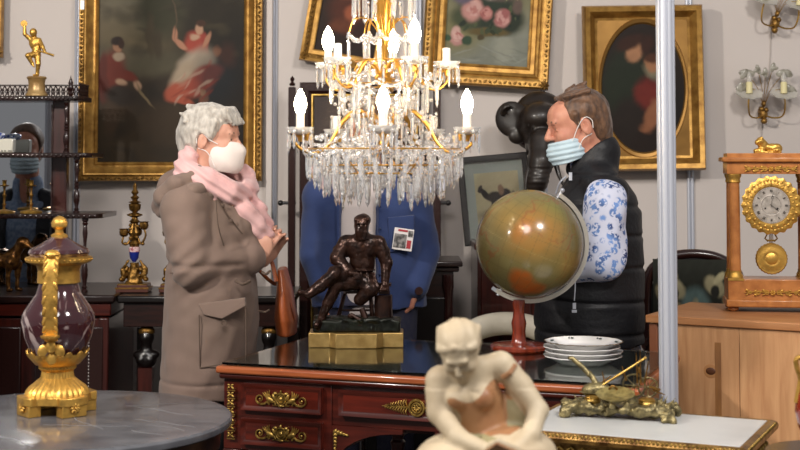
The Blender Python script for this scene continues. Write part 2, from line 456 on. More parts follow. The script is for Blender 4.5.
# --- large pastoral painting: canvas px 97..245, y -62..164
A = (98, -66, 245, 163)
L = [(130, 20, 50, 40, .1, '#6f6248', 1.3), (150, -20, 60, 40, 0, '#77705c', 1.2), (115, 60, 40, 14, 0, '#5d5440', 1), (165, 62, 36, 12, -.2, '#57503c', 1),
     (215, 20, 42, 50, 0, '#2c2519', 1), (160, 8, 22, 30, 0, '#3c3a26', .9), (230, 90, 30, 60, 0, '#231c16', 1), (130, 140, 60, 30, 0, '#3a2d1c', 1.1), (115, 95, 20, 24, 0, '#3b2b1a', 1),
     (150, 36, 4, 22, 0, '#4a3f2c', .8), (157, 44, 5, 14, 0, '#473c2a', .8), (170, 120, 30, 20, 0, '#3e2f1e', 1),
     # man in a red coat
     (112, 75, 14, 24, .05, '#6e2a1c', .7), (103, 78, 5, 24, 0, '#5c2318', .6), (118, 57, 6, 4, 0, '#a8927a', .6), (117, 47, 4.5, 6, 0, '#a4775a', .5), (117, 40, 6, 4.5, -.3, '#2c1c14', .6), (121, 44, 3, 5, 0, '#3a2418', .7),
     (121, 83, 6, 3.5, .3, '#b08c70', .7), (138, 85, 5, 3.5, .6, '#b08c70', .7), (128, 76, 10, 5, .5, '#6e2a1c', .6), (113, 112, 7, 22, .1, '#413020', .8), (122, 95, 18, 9, .1, '#2b2017', .7), (145, 95, 1.2, 14, -.6, '#7d6a4c', 1),
     # woman on a swing
     (196, 43, 11, 11, .1, '#b04a3a', .6), (205, 46, 4, 12, -.15, '#a8463a', .6), (197, 66, 22, 15, -.75, '#b8a690', .7), (183, 76, 18, 9, -.9, '#b7a288', .8), (198, 84, 20, 11, -.6, '#ad4c38', .7), (176, 92, 11, 10, -.5, '#b4573f', .7), (180, 100, 13, 4, .35, '#b4573f', .6), (208, 72, 14, 8, -.2, '#a34634', .7),
     (198, 30, 4, 5.5, 0, '#c79a7c', .5), (200, 24, 5, 4, 0, '#4a2f20', .6), (194, 38, 5, 3, 0, '#caa184', .7), (181, 44, 8, 2.6, .6, '#c0876a', .7), (175, 34, 2.6, 8, -.15, '#c0876a', .7), (207, 40, 2.4, 8, .4, '#c08a6c', .7), (174, 10, .8, 26, -.05, '#5b4c38', 1),
     # children at her feet
     (205, 98, 5, 8, .3, '#8c5a40', .7), (203, 91, 3.4, 4, 0, '#b98764', .6), (216, 80, 20, 26, 0, '#1d2328', .9, .7), (228, 55, 8, 12, 0, '#4a2a20', .9, .7), (218, 50, 4, 5, 0, '#8a5b42', .8, .7)]
random.seed(8)
for i in range(90):
    x, y = random.uniform(98, 245), random.uniform(-30, 160)
    L.insert(9, (x, y, random.uniform(4, 14), random.uniform(2, 7), random.uniform(-.6, .6), random.choice(('#4a4230', '#1f1a13', '#38301f', '#2a2418', '#544a34') if y < 60 else ('#1b1610', '#33281a', '#241c13')), 1.0, .35))
for i in range(22): L.append((random.uniform(178, 212), random.uniform(60, 104), random.uniform(4, 10), random.uniform(.8, 1.6), random.uniform(-1.1, -.5), random.choice(('#c4806a', '#8c3626', '#d0b8a0', '#7a2c20')), .7, .4))
cols = paint_cols(200, 300, ['#5e5846', '#4e4634', '#33291c', '#241c14', '#231b14'], strokes_px(L, *A), .10)
pr = [(-.004, .006), (0, .012), (.006, .018), (.012, .014), (.020, .014), (.030, .020), (.044, .036), (.052, .046), (.058, .048), (.062, .040), (.068, .036), (.086, .036), (.090, .026), (.090, .0)]
y0 = WY-.06; sc7 = 1400/y0
t = picture('pastoral_painting', 'large dark pastoral painting of a swinging woman and a man in red, wide gilt frame', (A[0]+A[2])/2, (A[1]+A[3])/2, (A[2]-A[0])/sc7, (A[3]-A[1])/sc7, pr, cols, deco=ornaments(.022, .009, .040, .076))
obj('price_tag', G().box((-(A[2]-A[0])/sc7/2-.07, -.052, P(0, 6, y0).z-t.location.z), (.02, .003, .045)), WHITEP, t)

# --- flower still life
A = (446, -62, 530, 66)
L = [(500, 55, 46, 16, .05, '#8f9284', .7), (480, 60, 30, 12, 0, '#8a8c7e', .7), (505, 46, 10, 16, 0, '#a4a594', 1), (455, 32, 30, 22, 0, '#8a845c', 1),
     (488, 6, 30, 28, 0, '#2f3a2c', .7), (508, 20, 16, 14, 0, '#2c3527', .7), (465, 20, 14, 10, 0, '#4a5238', .8), (490, 32, 20, 5, 0, '#6a5a32', .6), (482, 38, 4, 3, 0, '#54482c', .6),
     (472, 10, 10, 12, .1, '#d59a90', .6), (475, 8, 5, 6, 0, '#e2b0a4', .7), (486, 13, 6, 7, 0, '#c9827a', .6), (502, 17, 7.5, 9, .2, '#cf9088', .6), (505, 12, 4, 5, 0, '#b06a66', .7), (517, 5, 5, 8, .1, '#6d5a50', .7),
     (459, 40, 7, 7, 0, '#d29a92', .6), (458, 33, 5, 5, 0, '#e0b4a8', .7), (468, 42, 5, 5, .5, '#39503a', .6), (450, 40, 4, 3, 0, '#3f5a3e', .7), (462, -2, 10, 8, 0, '#6c6272', .8), (500, -20, 22, 16, 0, '#b98d86', .9), (478, -25, 14, 12, 0, '#c7a9a0', .8), (512, -35, 20, 20, 0, '#3c4436', .9), (488, -12, 12, 10, 0, '#dcc3b8', .8)]
random.seed(21)
for cx, cy, r, c1, c2 in ((472, 10, 9, '#e2b0a6', '#c07a72'), (486, 13, 6, '#d89a90', '#a8605c'), (502, 17, 8, '#e0a8a0', '#b06a68'), (459, 38, 6, '#e4b8ac', '#b8706a'), (500, -20, 16, '#d8b0a4', '#a87068'), (478, -25, 11, '#e0c4b8', '#b08c80')):
    for i in range(16):
        a = random.uniform(0, 6.28); q = random.uniform(.1, .85)*r; L.append((cx+q*math.cos(a), cy+q*math.sin(a), r*random.uniform(.2, .42), r*random.uniform(.1, .22), a+1.57, c1 if i % 3 else c2, .5, .75))
for i in range(60):
    a = random.uniform(0, 6.28); q = random.uniform(.7, 1.1); L.insert(8, (488+q*28*math.cos(a), 8+q*26*math.sin(a), random.uniform(2, 5), random.uniform(1, 2.4), random.uniform(0, 3), random.choice(('#3c4a34', '#28341f', '#55603f', '#1e2a22')), .4, .8))
for i in range(14): L.append((random.uniform(452, 528), random.uniform(48, 64), random.uniform(5, 12), .8, random.uniform(-.6, .6), random.choice(('#a9aca0', '#777a70')), .8, .4))
cols = paint_cols(150, 220, ['#8c846a', '#7d785c', '#706c52', '#787a6e', '#6d7066'], strokes_px(L, *A), .08)
pr2 = [(-.004, .006), (.006, .012), (.012, .008), (.03, .012), (.036, .03), (.046, .036), (.052, .03), (.075, .046), (.095, .05), (.104, .036), (.106, 0)]
picture('flower_painting', 'still life of pink roses on white cloth in an ornate gilt frame', 489, 2, 85/sc7, 128/sc7, pr2, cols, rot=math.radians(3.5), deco=ornaments(.024, .013, .044, .084))
# --- small dark picture behind the chandelier
L = [(350, 10, 16, 22, 0, '#5a2c1c', .9), (352, 12, 6, 8, 0, '#a85a3a', .8), (346, 26, 9, 8, 0, '#6e3a22', .9), (344, -12, 10, 10, 0, '#7a4a30', .9), (360, 30, 6, 12, 0, '#3a2018', .9)]
A = (326, -60, 376, 56)
cols = paint_cols(80, 120, ['#30221a', '#2a1c15', '#241812'], strokes_px(L, *A), .1)
picture('dark_genre_painting', 'small dark brown painting tilted in a gilt frame behind the chandelier', 353, 0, 62/sc7, 112/sc7, [(-.004, .006), (.006, .012), (.02, .014), (.03, .03), (.045, .04), (.058, .036), (.062, 0)], cols, rot=math.radians(9.5), deco=ornaments(.03, .012, .032, .036))
# --- sliver of a gilt frame, top left
L = []
cols = paint_cols(60, 60, ['#4a4030', '#3a3020'], L, .1)
picture('gilt_framed_picture', 'carved gilt picture frame cut off at the upper left edge of the photo', -58, -6, 96/sc7, 100/sc7, [(-.004, .006), (.006, .012), (.02, .014), (.03, .03), (.05, .045), (.068, .036), (.072, 0)], cols, deco=ornaments(.035, .02, .038, .045))

# --- oval picture in a square gilt frame
A = (603, 27, 683, 152); YO = WY-.08; so = 1400/YO
c = P(643, 88, YO); w, h = 90/so, 136/so
t = bpy.data.objects.new('oval_painting', None); COL.objects.link(t); t.location = c; t.rotation_euler = (0, math.radians(-.8), 0)
tag(t, 'oval painting of a seated woman and child inside a rectangular gilt frame', 'painting')
prf = [(0, .012), (.012, .016), (.028, .04), (.04, .058), (.062, .066), (.070, .05), (.074, 0)]
obj('frame', G().frame(w, h, prf), GOLD, t, ang=28)
g = G(); n = 96; ra, rb = 41/so, 64/so
ov = [(ra*math.cos(2*pi*i/n), rb*math.sin(2*pi*i/n)) for i in range(n)]
rc = []
for x, z in ov:
    k = min((w/2+.004)/max(abs(x), 1e-6), (h/2+.004)/max(abs(z), 1e-6)); rc.append((x*k, z*k))
rings = [(1, .002, ov), (1.03, .014, ov), (1.08, .018, ov), (1.10, .012, ov)]
vs = []
for k, d, b in rings: vs += [V(x*k, -d, z*k) for x, z in b]
vs += [V(x, -.012, z) for x, z in rc]
fs = [(q*n+i, q*n+(i+1) % n, (q+1)*n+(i+1) % n, (q+1)*n+i) for q in range(4) for i in range(n)]
g.add(vs, [f[::-1] for f in fs]); obj('oval_mount', g, M('matt_gilt_mount', '#96703a', .42, .7, '#7b5a2c', 8, .3, .7), t, ang=30)
obj('backing_board', G().box((0, .014, 0), (w+.13, .016, h+.13)), DARKW, t)
L = [(640, 95, 50, 70, 0, '#241812', .8), (625, 80, 22, 34, .2, '#232a1c', .7), (655, 92, 19, 17, .1, '#6b211a', .7), (645, 95, 12, 12, 0, '#76281f', .7), (660, 76, 12, 7, .2, '#6e6a58', .7), (652, 70, 9, 7, .4, '#8f8468', .7, .8),
     (635, 52, 8, 10, .3, '#b98560', .6), (630, 42, 14, 7, -.4, '#3c2014', .7), (647, 44, 6, 10, .3, '#3a1f14', .7), (652, 64, 7, 8, 0, '#b07a56', .6), (653, 58, 8, 5, 0, '#54301e', .7),
     (650, 118, 7, 14, .3, '#9c6444', .7), (660, 112, 8, 14, -.5, '#a06848', .7), (642, 128, 6, 4, .4, '#9a6242', .8), (668, 86, 4, 5, 0, '#b98560', .7, .8), (628, 118, 14, 20, 0, '#261c16', .8), (674, 110, 10, 30, 0, '#1c1613', .8)]
cols = paint_cols(140, 200, ['#1f1712', '#261b14', '#1c1511'], strokes_px(L, 603, 24, 683, 152), .1)
vs = []; cc = []; fs = []; R_ = 40
for j in range(R_+1):
    for i in range(n):
        x, z = ov[i][0]*1.01*j/R_, ov[i][1]*1.01*j/R_; vs.append((x, -.004, z))
        cc.append(cols[int(np.clip((x/(2*ra)+.5)*139, 0, 139)), int(np.clip((.5-z/(2*rb))*199, 0, 199))])
for j in range(R_):
    for i in range(n): fs.append((j*n+i, j*n+(i+1) % n, (j+1)*n+(i+1) % n, (j+1)*n+i))
me = bpy.data.meshes.new('canvas'); me.from_pydata(vs, [], fs); set_cols(me, np.array(cc)); me.materials.append(OILS)
o = bpy.data.objects.new('canvas', me); COL.objects.link(o); o.parent = t

# ================================================================== ETAGERE + CHIFFONIER (left)
def shelf_x(px, Y): return P(px, 160, Y).x
CX = -2.05; YB = 6.62; YM = 6.50            # centre, back plane, mirror plane
def shelf_poly(x1, dep, top):
    return [(CX-(x1-CX), -dep), (CX-(x1-CX)+.04, -dep-.03), (x1-.06, -dep-.03), (x1-.02, -dep-.012), (x1, -dep+.02), (x1, 0), (2*CX-x1, 0)]
et = thing('etagere', 'dark wooden tiered display shelf with mirror back and turned columns', 'shelf', (CX, YB, P(0, 291, 6.35).z))
ez = et.location.z
def zz(py, Y): return P(0, py, Y).z
lev = [(98, 80, .20), (155, 90, .26), (216, 101, .33)]
info = []
for py, px, dep in lev:
    Yf = YB-dep-.03; z = zz(py, Yf); x1 = shelf_x(px, Yf); info.append((z, x1, dep))
    pl = [(x-CX, y) for x, y in shelf_poly(x1, dep, 0)]
    obj('shelf_board', G().prism(pl, z-ez-.012, z-ez+.010), DARKW, et, bevel=.003)
    g = G(); nb = 60
    for i in range(nb):
        g.ell(((2*i/nb-1)*(x1-CX), -dep-.031, z-ez-.001), (.007, .005, .008), None, 6)
    obj('beaded_edge', g, DARKW, et)
# pierced gallery on the top shelf
z, x1, dep = info[0]; g = G(); hw = x1-CX; h = .058
def gallery(g, a, b, zb):
    a, b = Vector(a), Vector(b); L_ = (b-a).length; n = int(L_/.024)
    up = V(0, 0, 1)
    g.tube([a+up*(zb+h), b+up*(zb+h)], .004, 6); g.tube([a+up*(zb+.002), b+up*(zb+.002)], .004, 6)
    for i in range(n):
        c0 = a+(b-a)*(i/n); c1 = a+(b-a)*((i+1)/n); m = (c0+c1)/2
        g.tube([c0+up*zb, c1+up*(zb+h)], .0028, 5); g.tube([c1+up*zb, c0+up*(zb+h)], .0028, 5)
        R_ = align(((b-a).normalized()).cross(up))
        pts = [m+up*(zb+h/2)+(b-a).normalized()*.0085*math.cos(q*pi/4)+up*.013*math.sin(q*pi/4) for q in range(8)]
        g.tube(pts, .0028, 5, closed=True)
gallery(g, (-hw+.01, -.03, 0), (hw-.02, -.03, 0), z-ez+.01)
gallery(g, (hw-.015, -dep+.01, 0), (hw-.015, -.01, 0), z-ez+.01)
obj('gallery', g, DARKW, et)
g = G()
g.lathe([(.009, 0), (.012, .01), (.007, .02), (.014, .035), (.009, .05), (.012, .06), (.004, .08), (0.0005, .095)], 14, (hw-.05, -dep-.015, z-ez+.01))
obj('finial', g, DARKV, et)
def turned(h, r):
    base = [(1, 0), (1, .03), (.55, .05), (.9, .07), (.5, .09), (.62, .14), (.95, .22), (1, .30), (.7, .38), (.45, .42), (.8, .44), (.8, .46), (.45, .48), (.8, .5), (.8, .52), (.45, .54), (.8, .56), (.45, .6), (.55, .7), (.8, .8), (.6, .88), (.5, .9), (.9, .93), (.6, .95), (1, .97), (1, 1)]
    return [(a*r, b*h) for a, b in base]
zc = zz(291, 6.35)
cols_ = [(66, info[0], info[1]), (77, info[1], info[2]), (86, info[2], None)]
for px, top, bot in cols_:
    zt = top[0]-.012; zb = bot[0]+.010 if bot else zc; Yc = YB-top[2]+.0
    x = shelf_x(px, Yc)
    for sgn in (1, -1):
        obj('column', G().lathe(turned(zt-zb, .015), 16, ((x-CX)*sgn, Yc-YB, zb-ez)), DARKV, et)
# mirrors between the tiers in a dark back frame
mx = shelf_x(52, YM)-CX
for (zt, zb) in ((info[0][0]-.012, info[1][0]+.01), (info[1][0]-.012, info[2][0]+.01), (info[2][0]-.012, zc+.002)):
    obj('mirror_panel', G().box((0, YM-YB+.006, (zt+zb)/2-ez), (2*mx-.0, .012, zt-zb)), MIRROR, et, smooth=False)
for sgn in (1, -1):
    xs = shelf_x(60, YM)-CX
    obj('back_stile', G().box((sgn*(mx+.035), YM-YB+.02, (info[0][0]+zc)/2-ez), (.07, .05, info[0][0]-zc-.004)), MAHOGV, et, bevel=.004)
    obj('bead_strip', G().lathe(turned(info[0][0]-zc-.03, .007), 10, (sgn*(mx+.002), YM-YB-.006, zc+.004-ez)), DARKV, et)

# chiffonier under it
def zy(py, Y): return P(0, py, Y).z
ch = thing('chiffonier', 'dark mahogany cabinet with moulded top under the mirrored display shelf', 'cabinet', (CX, 6.62, 0))
x1 = shelf_x(117, 6.18)-CX; zt = zc
obj('cabinet_top', G().box((0, -.13, zt-.018), (2*x1, .66, .034)), DARKW, ch, bevel=.008)
obj('body', G().box((0, -.12, zt/2-.05), (2*x1-.07, .60, zt-.11)), MAHOGV, ch, bevel=.004)
obj('frieze', G().box((0, -.125, zt-.065), (2*x1-.04, .63, .058)), MAHOG, ch, bevel=.006)
for k, cx in enumerate((-.62, -.21, .21, .60)):
    f = obj('door' if k in (1, 2) else 'door', G().box((cx, -.428, .42), (.36 if abs(cx) < .5 else .30, .022, .60)), DARKV, ch, bevel=.006)
g = G()
for i in range(46): g.ell((x1-.115, -.437, .10+i*.0145), .0035, None, 6)
obj('pearl_inlay', g, WHITEP, ch, label='column of pale bead inlay')
for sx in (-1, 1): obj('pilaster', G().box((sx*(x1-.055), -.42, .40), (.05, .03, .72)), MAHOGV, ch, bevel=.008)
obj('plinth', G().box((0, -.12, .035), (2*x1-.04, .64, .07)), DARKW, ch, bevel=.006)

# console table with caryatid legs, behind the woman
xa = shelf_x(119, 6.2); xb = shelf_x(296, 6.2); zt = zy(296, 6.18)
ct = thing('console_table', 'dark console table with ebonised bust legs behind the woman', 'table', ((xa+xb)/2, 6.42, 0))
wdt = xb-xa
obj('table_top', G().box((0, 0, zt-.016), (wdt, .48, .032)), BLACK, ct, bevel=.008)
obj('apron', G().box((0, 0, zt-.085), (wdt-.05, .43, .105)), DARKW, ct, bevel=.004)
obj('shelf_base', G().box((0, 0, .05), (wdt-.02, .46, .08)), DARKW, ct, bevel=.006)
for sx in (-1, 1):
    for sy in (-1,):
        lx = (shelf_x(146, 6.22)-(xa+xb)/2)*(-sx) if False else sx*abs(shelf_x(147, 6.22)-(xa+xb)/2); ly = sy*.17
        s_ = S(.01); zt2 = zt-.14
        s_.e((lx, ly, zt2-.045), (.034, .036, .044)).e((lx, ly-.026, zt2-.05), (.009, .012, .012)).c((lx, ly, zt2-.07), (lx, ly, zt2-.11), .022, .026)
        s_.e((lx, ly, zt2-.125), (.060, .034, .026)).e((lx, ly, zt2-.15), (.046, .034, .035)).e((lx-.02, ly-.022, zt2-.145), .018).e((lx+.02, ly-.022, zt2-.145), .018)
        lg = solid('leg', s_, .004, BLACK, ct, label='ebonised female bust with gilt hair on a red-brown tapering pillar')
        obj('gilt_headdress', G().ell((lx, ly+.004, zt2-.022), (.037, .038, .027), None, 14), GILTD, lg)
        obj('pillar', G().lathe([(.030, .09), (.045, zt2-.18)], 4, (lx, ly, 0), a0=pi/4), MAHOGV, lg, smooth=False)
obj('back_leg', G().box((-wdt/2+.04, .19, .36), (.05, .05, .62)), DARKW, ct); obj('back_leg', G().box((wdt/2-.04, .19, .36), (.05, .05, .62)), DARKW, ct)
CT = (ct, zt)

# darker side cabinet behind the man in blue
xa = shelf_x(352, 6.25); xb = shelf_x(459, 6.25); zt = zy(262, 6.2); g0 = ((xa+xb)/2, 6.42, 0)
cb = thing('side_cabinet', 'nearly black cabinet with projecting cornice behind the man in blue jacket', 'cabinet', g0); w = xb-xa
obj('cornice', G().box((0, 0, zt-.012), (w+.03, .38, .024)), DARKW, cb, bevel=.006)
obj('moulding', G().box((0, 0, zt-.036), (w-.0, .34, .024)), DARKW, cb, bevel=.008)
obj('body', G().box((0, 0, zt/2-.02), (w-.05, .30, zt-.05)), DARKW, cb, bevel=.004)
for sx in (-1, 1):
    obj('column', G().lathe([(.026, .08), (.026, .12), (.02, .13), (.022, .4), (.018, zt-.14), (.026, zt-.12), (.026, zt-.06)], 14, (sx*(w/2-.05), -.155, 0)), DARKV, cb)
for sx in (-1, 1): obj('door', G().box((sx*(w/4-.012), -.152, zt/2-.02), (w/2-.07, .02, zt-.28)), BLACK, cb, bevel=.005)
# red-brown cabinet behind the globe; the horse print leans on it
xa = shelf_x(474, 6.35); xb = shelf_x(600, 6.35); zt = zy(243, 6.4)
cb = thing('mahogany_cabinet', 'red-brown mahogany cabinet behind the globe carrying the leaning horse print', 'cabinet', ((xa+xb)/2, 6.64, 0)); w = xb-xa
obj('cabinet_top', G().box((0, 0, zt-.014), (w, .60, .028)), MAHOG, cb, bevel=.005)
obj('body', G().box((0, .01, zt/2-.014), (w-.03, .56, zt-.03)), MAHOGV, cb, bevel=.004)
for sx in (-1, 1): d = obj('door', G().box((sx*w/4, -.275, zt/2), (w/2-.06, .02, zt-.2)), MAHOGV, cb, bevel=.006); obj('knob', G().ell((sx*.03, -.292, zt/2), .012, None, 10), BRASS, d)
ZMC = zt

# framed horse print leaning on the cabinet against the wall
Yp = 6.72; c = P(496, 199, Yp); sp = 1400/Yp
A = (474, 170, 522, 234)
L = [(500, 205, 34, 45, 0, '#c9bc98', .5), (504, 217, 30, 7, 0, '#8f876c', .8), (484, 193, 3.2, 9, -.65, '#3d3430', .4), (479.5, 187.5, 2.2, 4.5, .4, '#3a322e', .4), (496, 198, 10, 6.5, .1, '#403632', .4), (506, 196, 7, 7, 0, '#3c332f', .4), (492, 207, 2.2, 10, .1, '#3a312d', .5), (511, 207, 2.2, 10, -.1, '#3a312d', .5), (515, 200, 2, 8, 0, '#3a312d', .6), (502, 190, 3, 6, 0, '#9a7a62', .6)]
cols = paint_cols(70, 100, ['#b3aa8c', '#a9a080', '#a09674'], strokes_px(L, *A), .04)
hw, hh = 58/sp, 76/sp
t = bpy.data.objects.new('horse_print', None); COL.objects.link(t); t.location = c; t.rotation_euler = (math.radians(-5), math.radians(-5), 0)
tag(t, 'horse print with grey mount in thin black frame leaning on the wall', 'picture')
canvas('canvas', 44/sp, 58/sp, cols, OILS, t, (.01, .002, -.01))
g = G().frame(44/sp, 58/sp, [(0, .002), ((hw-52/sp)/2, .002)]); g.v = [p+V(.01*(0), 0, 0) for p in g.v]
obj('mount_board', G().box((0, .008, 0), (hw, .004, hh)), M('grey_green_mount', '#8d938c', .8), t)
obj('frame', G().frame(hw, hh, [(0, .0), (.0, .012), (.006, .014), (.026, .014), (.03, .01), (.03, -.012)]), BLACK, t, ang=28)
obj('pane', G().box((0, -.006, 0), (hw, .002, hh)), M('picture_glass', '#ffffff', .02, 0, trans=1, ior=1.15), t)

# cheval mirror behind the man in blue
Yc = 6.84; sc_ = 1400/Yc
xl, xr = shelf_x(292, Yc), shelf_x(437, Yc); zt = zy(84, Yc)
cm = thing('cheval_mirror', 'tall dark framed standing mirror behind the man in blue and chandelier', 'mirror', ((xl+xr)/2, Yc, 0)); w = (xr-xl)/2
for sx in (-1, 1):
    obj('upright', G().box((sx*w, 0, zt/2), (.036, .04, zt-.03)), DARKV, cm, bevel=.005)
    zk = zy(203, Yc); g = G().tube([(sx*(w-.02), 0, zk), (sx*(w+.055), 0, zk)], .008, 10).ell((sx*(w+.055), 0, zk), .014)
    obj('pivot_knob', g, BLACK, cm)
    obj('finial', G().lathe([(.012, 0), (.016, .01), (.006, .02), (.012, .035), (.001, .05)], 12, (sx*w, 0, zt-.01)), DARKV, cm)
    obj('foot', G().prism([(-.12, 0), (.12, 0), (.08, .05), (-.08, .05)], -.02, .02, T4((sx*w, 0, 0), Matrix(((0,0,1), (1,0,0), (0,1,0))))), DARKV, cm, bevel=.004)
obj('crossbar', G().box((0, 0, .16), (2*w-.03, .03, .04)), DARKV, cm)
fw = .0
g = G().frame(2*w-.19, zt-.42, [(0, .01), (.012, .018), (.016, .022), (.052, .022), (.058, .01), (.058, -.012)]); g.v = [p+V(0, 0, zt/2+.16) for p in g.v]
obj('frame', g, DARKV, cm, ang=28)
g = G().frame(2*w-.19, zt-.42, [(-.012, .006), (-.006, .014), (0, .013)]); g.v = [p+V(0, 0, zt/2+.16) for p in g.v]
obj('gilt_slip', g, GOLDM, cm, ang=28)
obj('glass', G().box((0, 0, zt/2+.16), (2*w-.18, .006, zt-.40)), M('old_mirror', '#7c706a', .12, 1), cm)
# ================================================================== THE DESK
DO = Vector((-.583, 4.64, 0)); DA = math.atan2(-.47, 1.294); DW, DD, DZ = 1.357, .75, .78
dk = thing('writing_desk', 'large red mahogany desk with gilt mounts and glass covered dark top', 'desk', DO, DA)
LEATH = M('dark_leather', '#241d17', .45, 0, '#16120e', 30, .3, .7, spec=.3)
MAHD = M('mahogany_drawer', '#571b10', .26, 0, '#34100a', 7, .35, .7, stretch=(.5, 6, 6), coat=.5, detail=6)
obj('desk_top', G().box((DW/2, DD/2, DZ-.016), (DW+.036, DD+.036, .024)), MAHOGL, dk, bevel=.007)
obj('top_moulding', G().box((DW/2, DD/2, DZ-.036), (DW+.02, DD+.02, .020)), MAHOG, dk, bevel=.008)
obj('leather_inset', G().box((DW/2, DD/2, DZ-.004), (DW-.02, DD-.02, .004)), LEATH, dk)
obj('glass_sheet', G().box((DW/2, DD/2+.004, DZ+.003), (DW+.005, DD+.005, .007)), M('glass_sheet', '#dfeee6', .07, 0, trans=1, ior=1.5), dk, bevel=.001)
ZB = .506; zt = DZ-.046
# carcase: two drawer blocks and the centre frieze
for x0, x1 in ((0, .385), (DW-.385, DW)):
    obj('drawer_block', G().box(((x0+x1)/2, DD/2, (ZB+zt)/2), (x1-x0, DD-.02, zt-ZB)), MAHOG, dk, bevel=.003)
obj('frieze', G().box((DW/2, DD/2, zt-.065), (DW-.76, DD-.03, .13)), MAHOG, dk, bevel=.003)
def drawer(x0, x1, z0, z1, kind):
    cx, cz = (x0+x1)/2, (z0+z1)/2
    d = obj('drawer', G().box((cx, .012, cz), (x1-x0, .03, z1-z0)), MAHD, dk, bevel=.002)
    g = G().frame(x1-x0-.03, z1-z0-.03, [(0, 0), (.003, .001), (.011, .008), (.0145, .009), (.015, 0)]); g.v = [p+V(cx, -.003, cz) for p in g.v]
    obj('cock_bead', g, MAHOG, d, ang=28)
    g = G()
    if kind == 'griffin':
        for s_ in (-1, 1):
            f = lambda a, b: V(cx+s_*a, -.009, cz+b)
            g.ell(f(.038, -.004), (.016, .006, .009), RY(-s_*.5), 10)            # body
            g.ell(f(.024, .006), (.006, .006, .012), RY(s_*.35), 8)              # neck
            g.ell(f(.019, .017), (.008, .006, .006), None, 8)                    # head
            for q in range(4): g.tube([f(.036+.004*q, .002), f(.042+.006*q, .014-.001*q), f(.040+.008*q, .027-.003*q)], [.0032, .003, .0012], 6)   # wing feathers
            g.tube([f(.018, -.018), f(.022, -.010), f(.03, -.006)], .0032, 6)    # front leg
            g.tube([f(.04, -.019), f(.046, -.012), f(.042, -.004)], .0036, 6)
            sp = [f(.048, -.010), f(.056, -.017), f(.066, -.019)]+[f(.074+.016*(1-q/20)*math.cos(-1.6+q*.55), -.003+.016*(1-q/20)*math.sin(-1.6+q*.55)) for q in range(13)]
            g.tube(sp, [.0038]*3+[.0036-.00018*i for i in range(13)], 6); g.ell(f(.074, -.003), .004, None, 8)           # curled tail
        for rr, tk in ((.0165, .003), (.010, .0025)):
            g.tube([V(cx+rr*math.cos(q*pi/10), -.010, cz+rr*1.1*math.sin(q*pi/10)) for q in range(20)], tk, 6, closed=True)
        g.ell((cx, -.009, cz), (.008, .006, .009), None, 10); g.ell((cx, -.009, cz+.023), (.004, .004, .006), None, 8); g.ell((cx, -.009, cz-.022), (.010, .004, .004), None, 8)
        g.tube([V(cx-.03, -.007, cz-.021), V(cx+.03, -.007, cz-.021)], .002, 5)
    else:
        for rr, tk in ((.024, .004), (.015, .003)):
            g.tube([V(cx+rr*math.cos(q*pi/12), -.010, cz+rr*math.sin(q*pi/12)) for q in range(24)], tk, 6, closed=True)
        rosette(g, (cx, -.007, cz), .013, 8, .005)
        for s_ in (-1, 1):
            for q in range(9):
                x = .03+q*.0085; hh = .024*(1-q/9.5)**.8
                for zz_ in (-1, 1):
                    g.tube([V(cx+s_*x, -.008, cz), V(cx+s_*(x+.006), -.011, cz+zz_*hh*.6), V(cx+s_*(x+.003), -.008, cz+zz_*hh)], [.002, .0026, .0018], 5)
            g.tube([V(cx+s_*.024, -.009, cz), V(cx+s_*.116, -.008, cz)], [.003, .0012], 6)
    obj('gilt_mount', g, GOLDM, d)
H1 = (.638, zt-.012); H2 = (ZB+.022, .612)
for x0 in (.072, DW-.072-.285):
    drawer(x0, x0+.285, *H1, 'griffin'); drawer(x0, x0+.285, *H2, 'griffin')
drawer(.415, DW-.415, .640, zt-.014, 'palm')
for x in (.033, DW-.033):        # vertical gilt leaf strips
    g = G()
    for k in range(7):
        z = ZB+.035+k*.026; g.box((x, -.002, z), (.028, .004, .003))
        for s_ in (-1, 1): g.ell((x+s_*.007, -.006, z+.009), (.0075, .004, .0045), RY(s_*.7), 8); g.ell((x+s_*.006, -.006, z+.018), (.006, .004, .004), RY(-s_*.7), 8)
        g.ell((x, -.007, z+.0135), (.003, .004, .003), None, 8)
    obj('leaf_mount_strip', g, GOLDM, dk)
for s_, x in ((1, .385), (-1, DW-.385)):    # curved knee-hole brackets
    pl = [(0, 0), (0, -.13)]+[(.012, -.13)]+[(.012+.22*(1-math.cos(a*pi/2/10)), -.13+.115*math.sin(a*pi/2/10)) for a in range(1, 11)]+[(.24, -.012), (.24, 0)]
    b = obj('arch_bracket', G().prism([(s_*a, c_) for a, c_ in pl], 0, .024, T4((x, .035, .605), Matrix(((1,0,0), (0,0,-1), (0,1,0))))), MAHOG, dk)
    g = G()
    for q in range(5):
        g.ell((x+s_*(.012+q*.010), .008, .585-.002*q), (.007, .004, .010-.0014*q), RY(.5*s_), 8); g.ell((x+s_*.012, .008, .575-q*.011), (.008-.001*q, .004, .007), RY(-.4*s_), 8)
    obj('corner_mount', g, GOLDM, b)
obj('modesty_panel', G().box((DW/2, DD-.06, .55), (DW-.1, .015, .18)), MAHOG, dk)
for x in (.033, .352, DW-.352, DW-.033):
    for y in (.035, DD-.035):
        lg = obj('leg', G().box((x, y, ZB-.03), (.062, .062, .06)).lathe([(.012, 0), (.018, .02), (.014, .05), (.022, .38), (.028, .42), (.02, .43), (.026, .45), (.026, ZB-.05)], 16, (x, y, 0)), MAHOGV, dk, bevel=.002)
        g = G()
        if y < .1:
            for q in range(3): g.ell((x-.012+.012*q, y-.034, ZB-.03), (.005, .003, .012), None, 8)
            obj('leg_mount', g, GOLDM, lg)

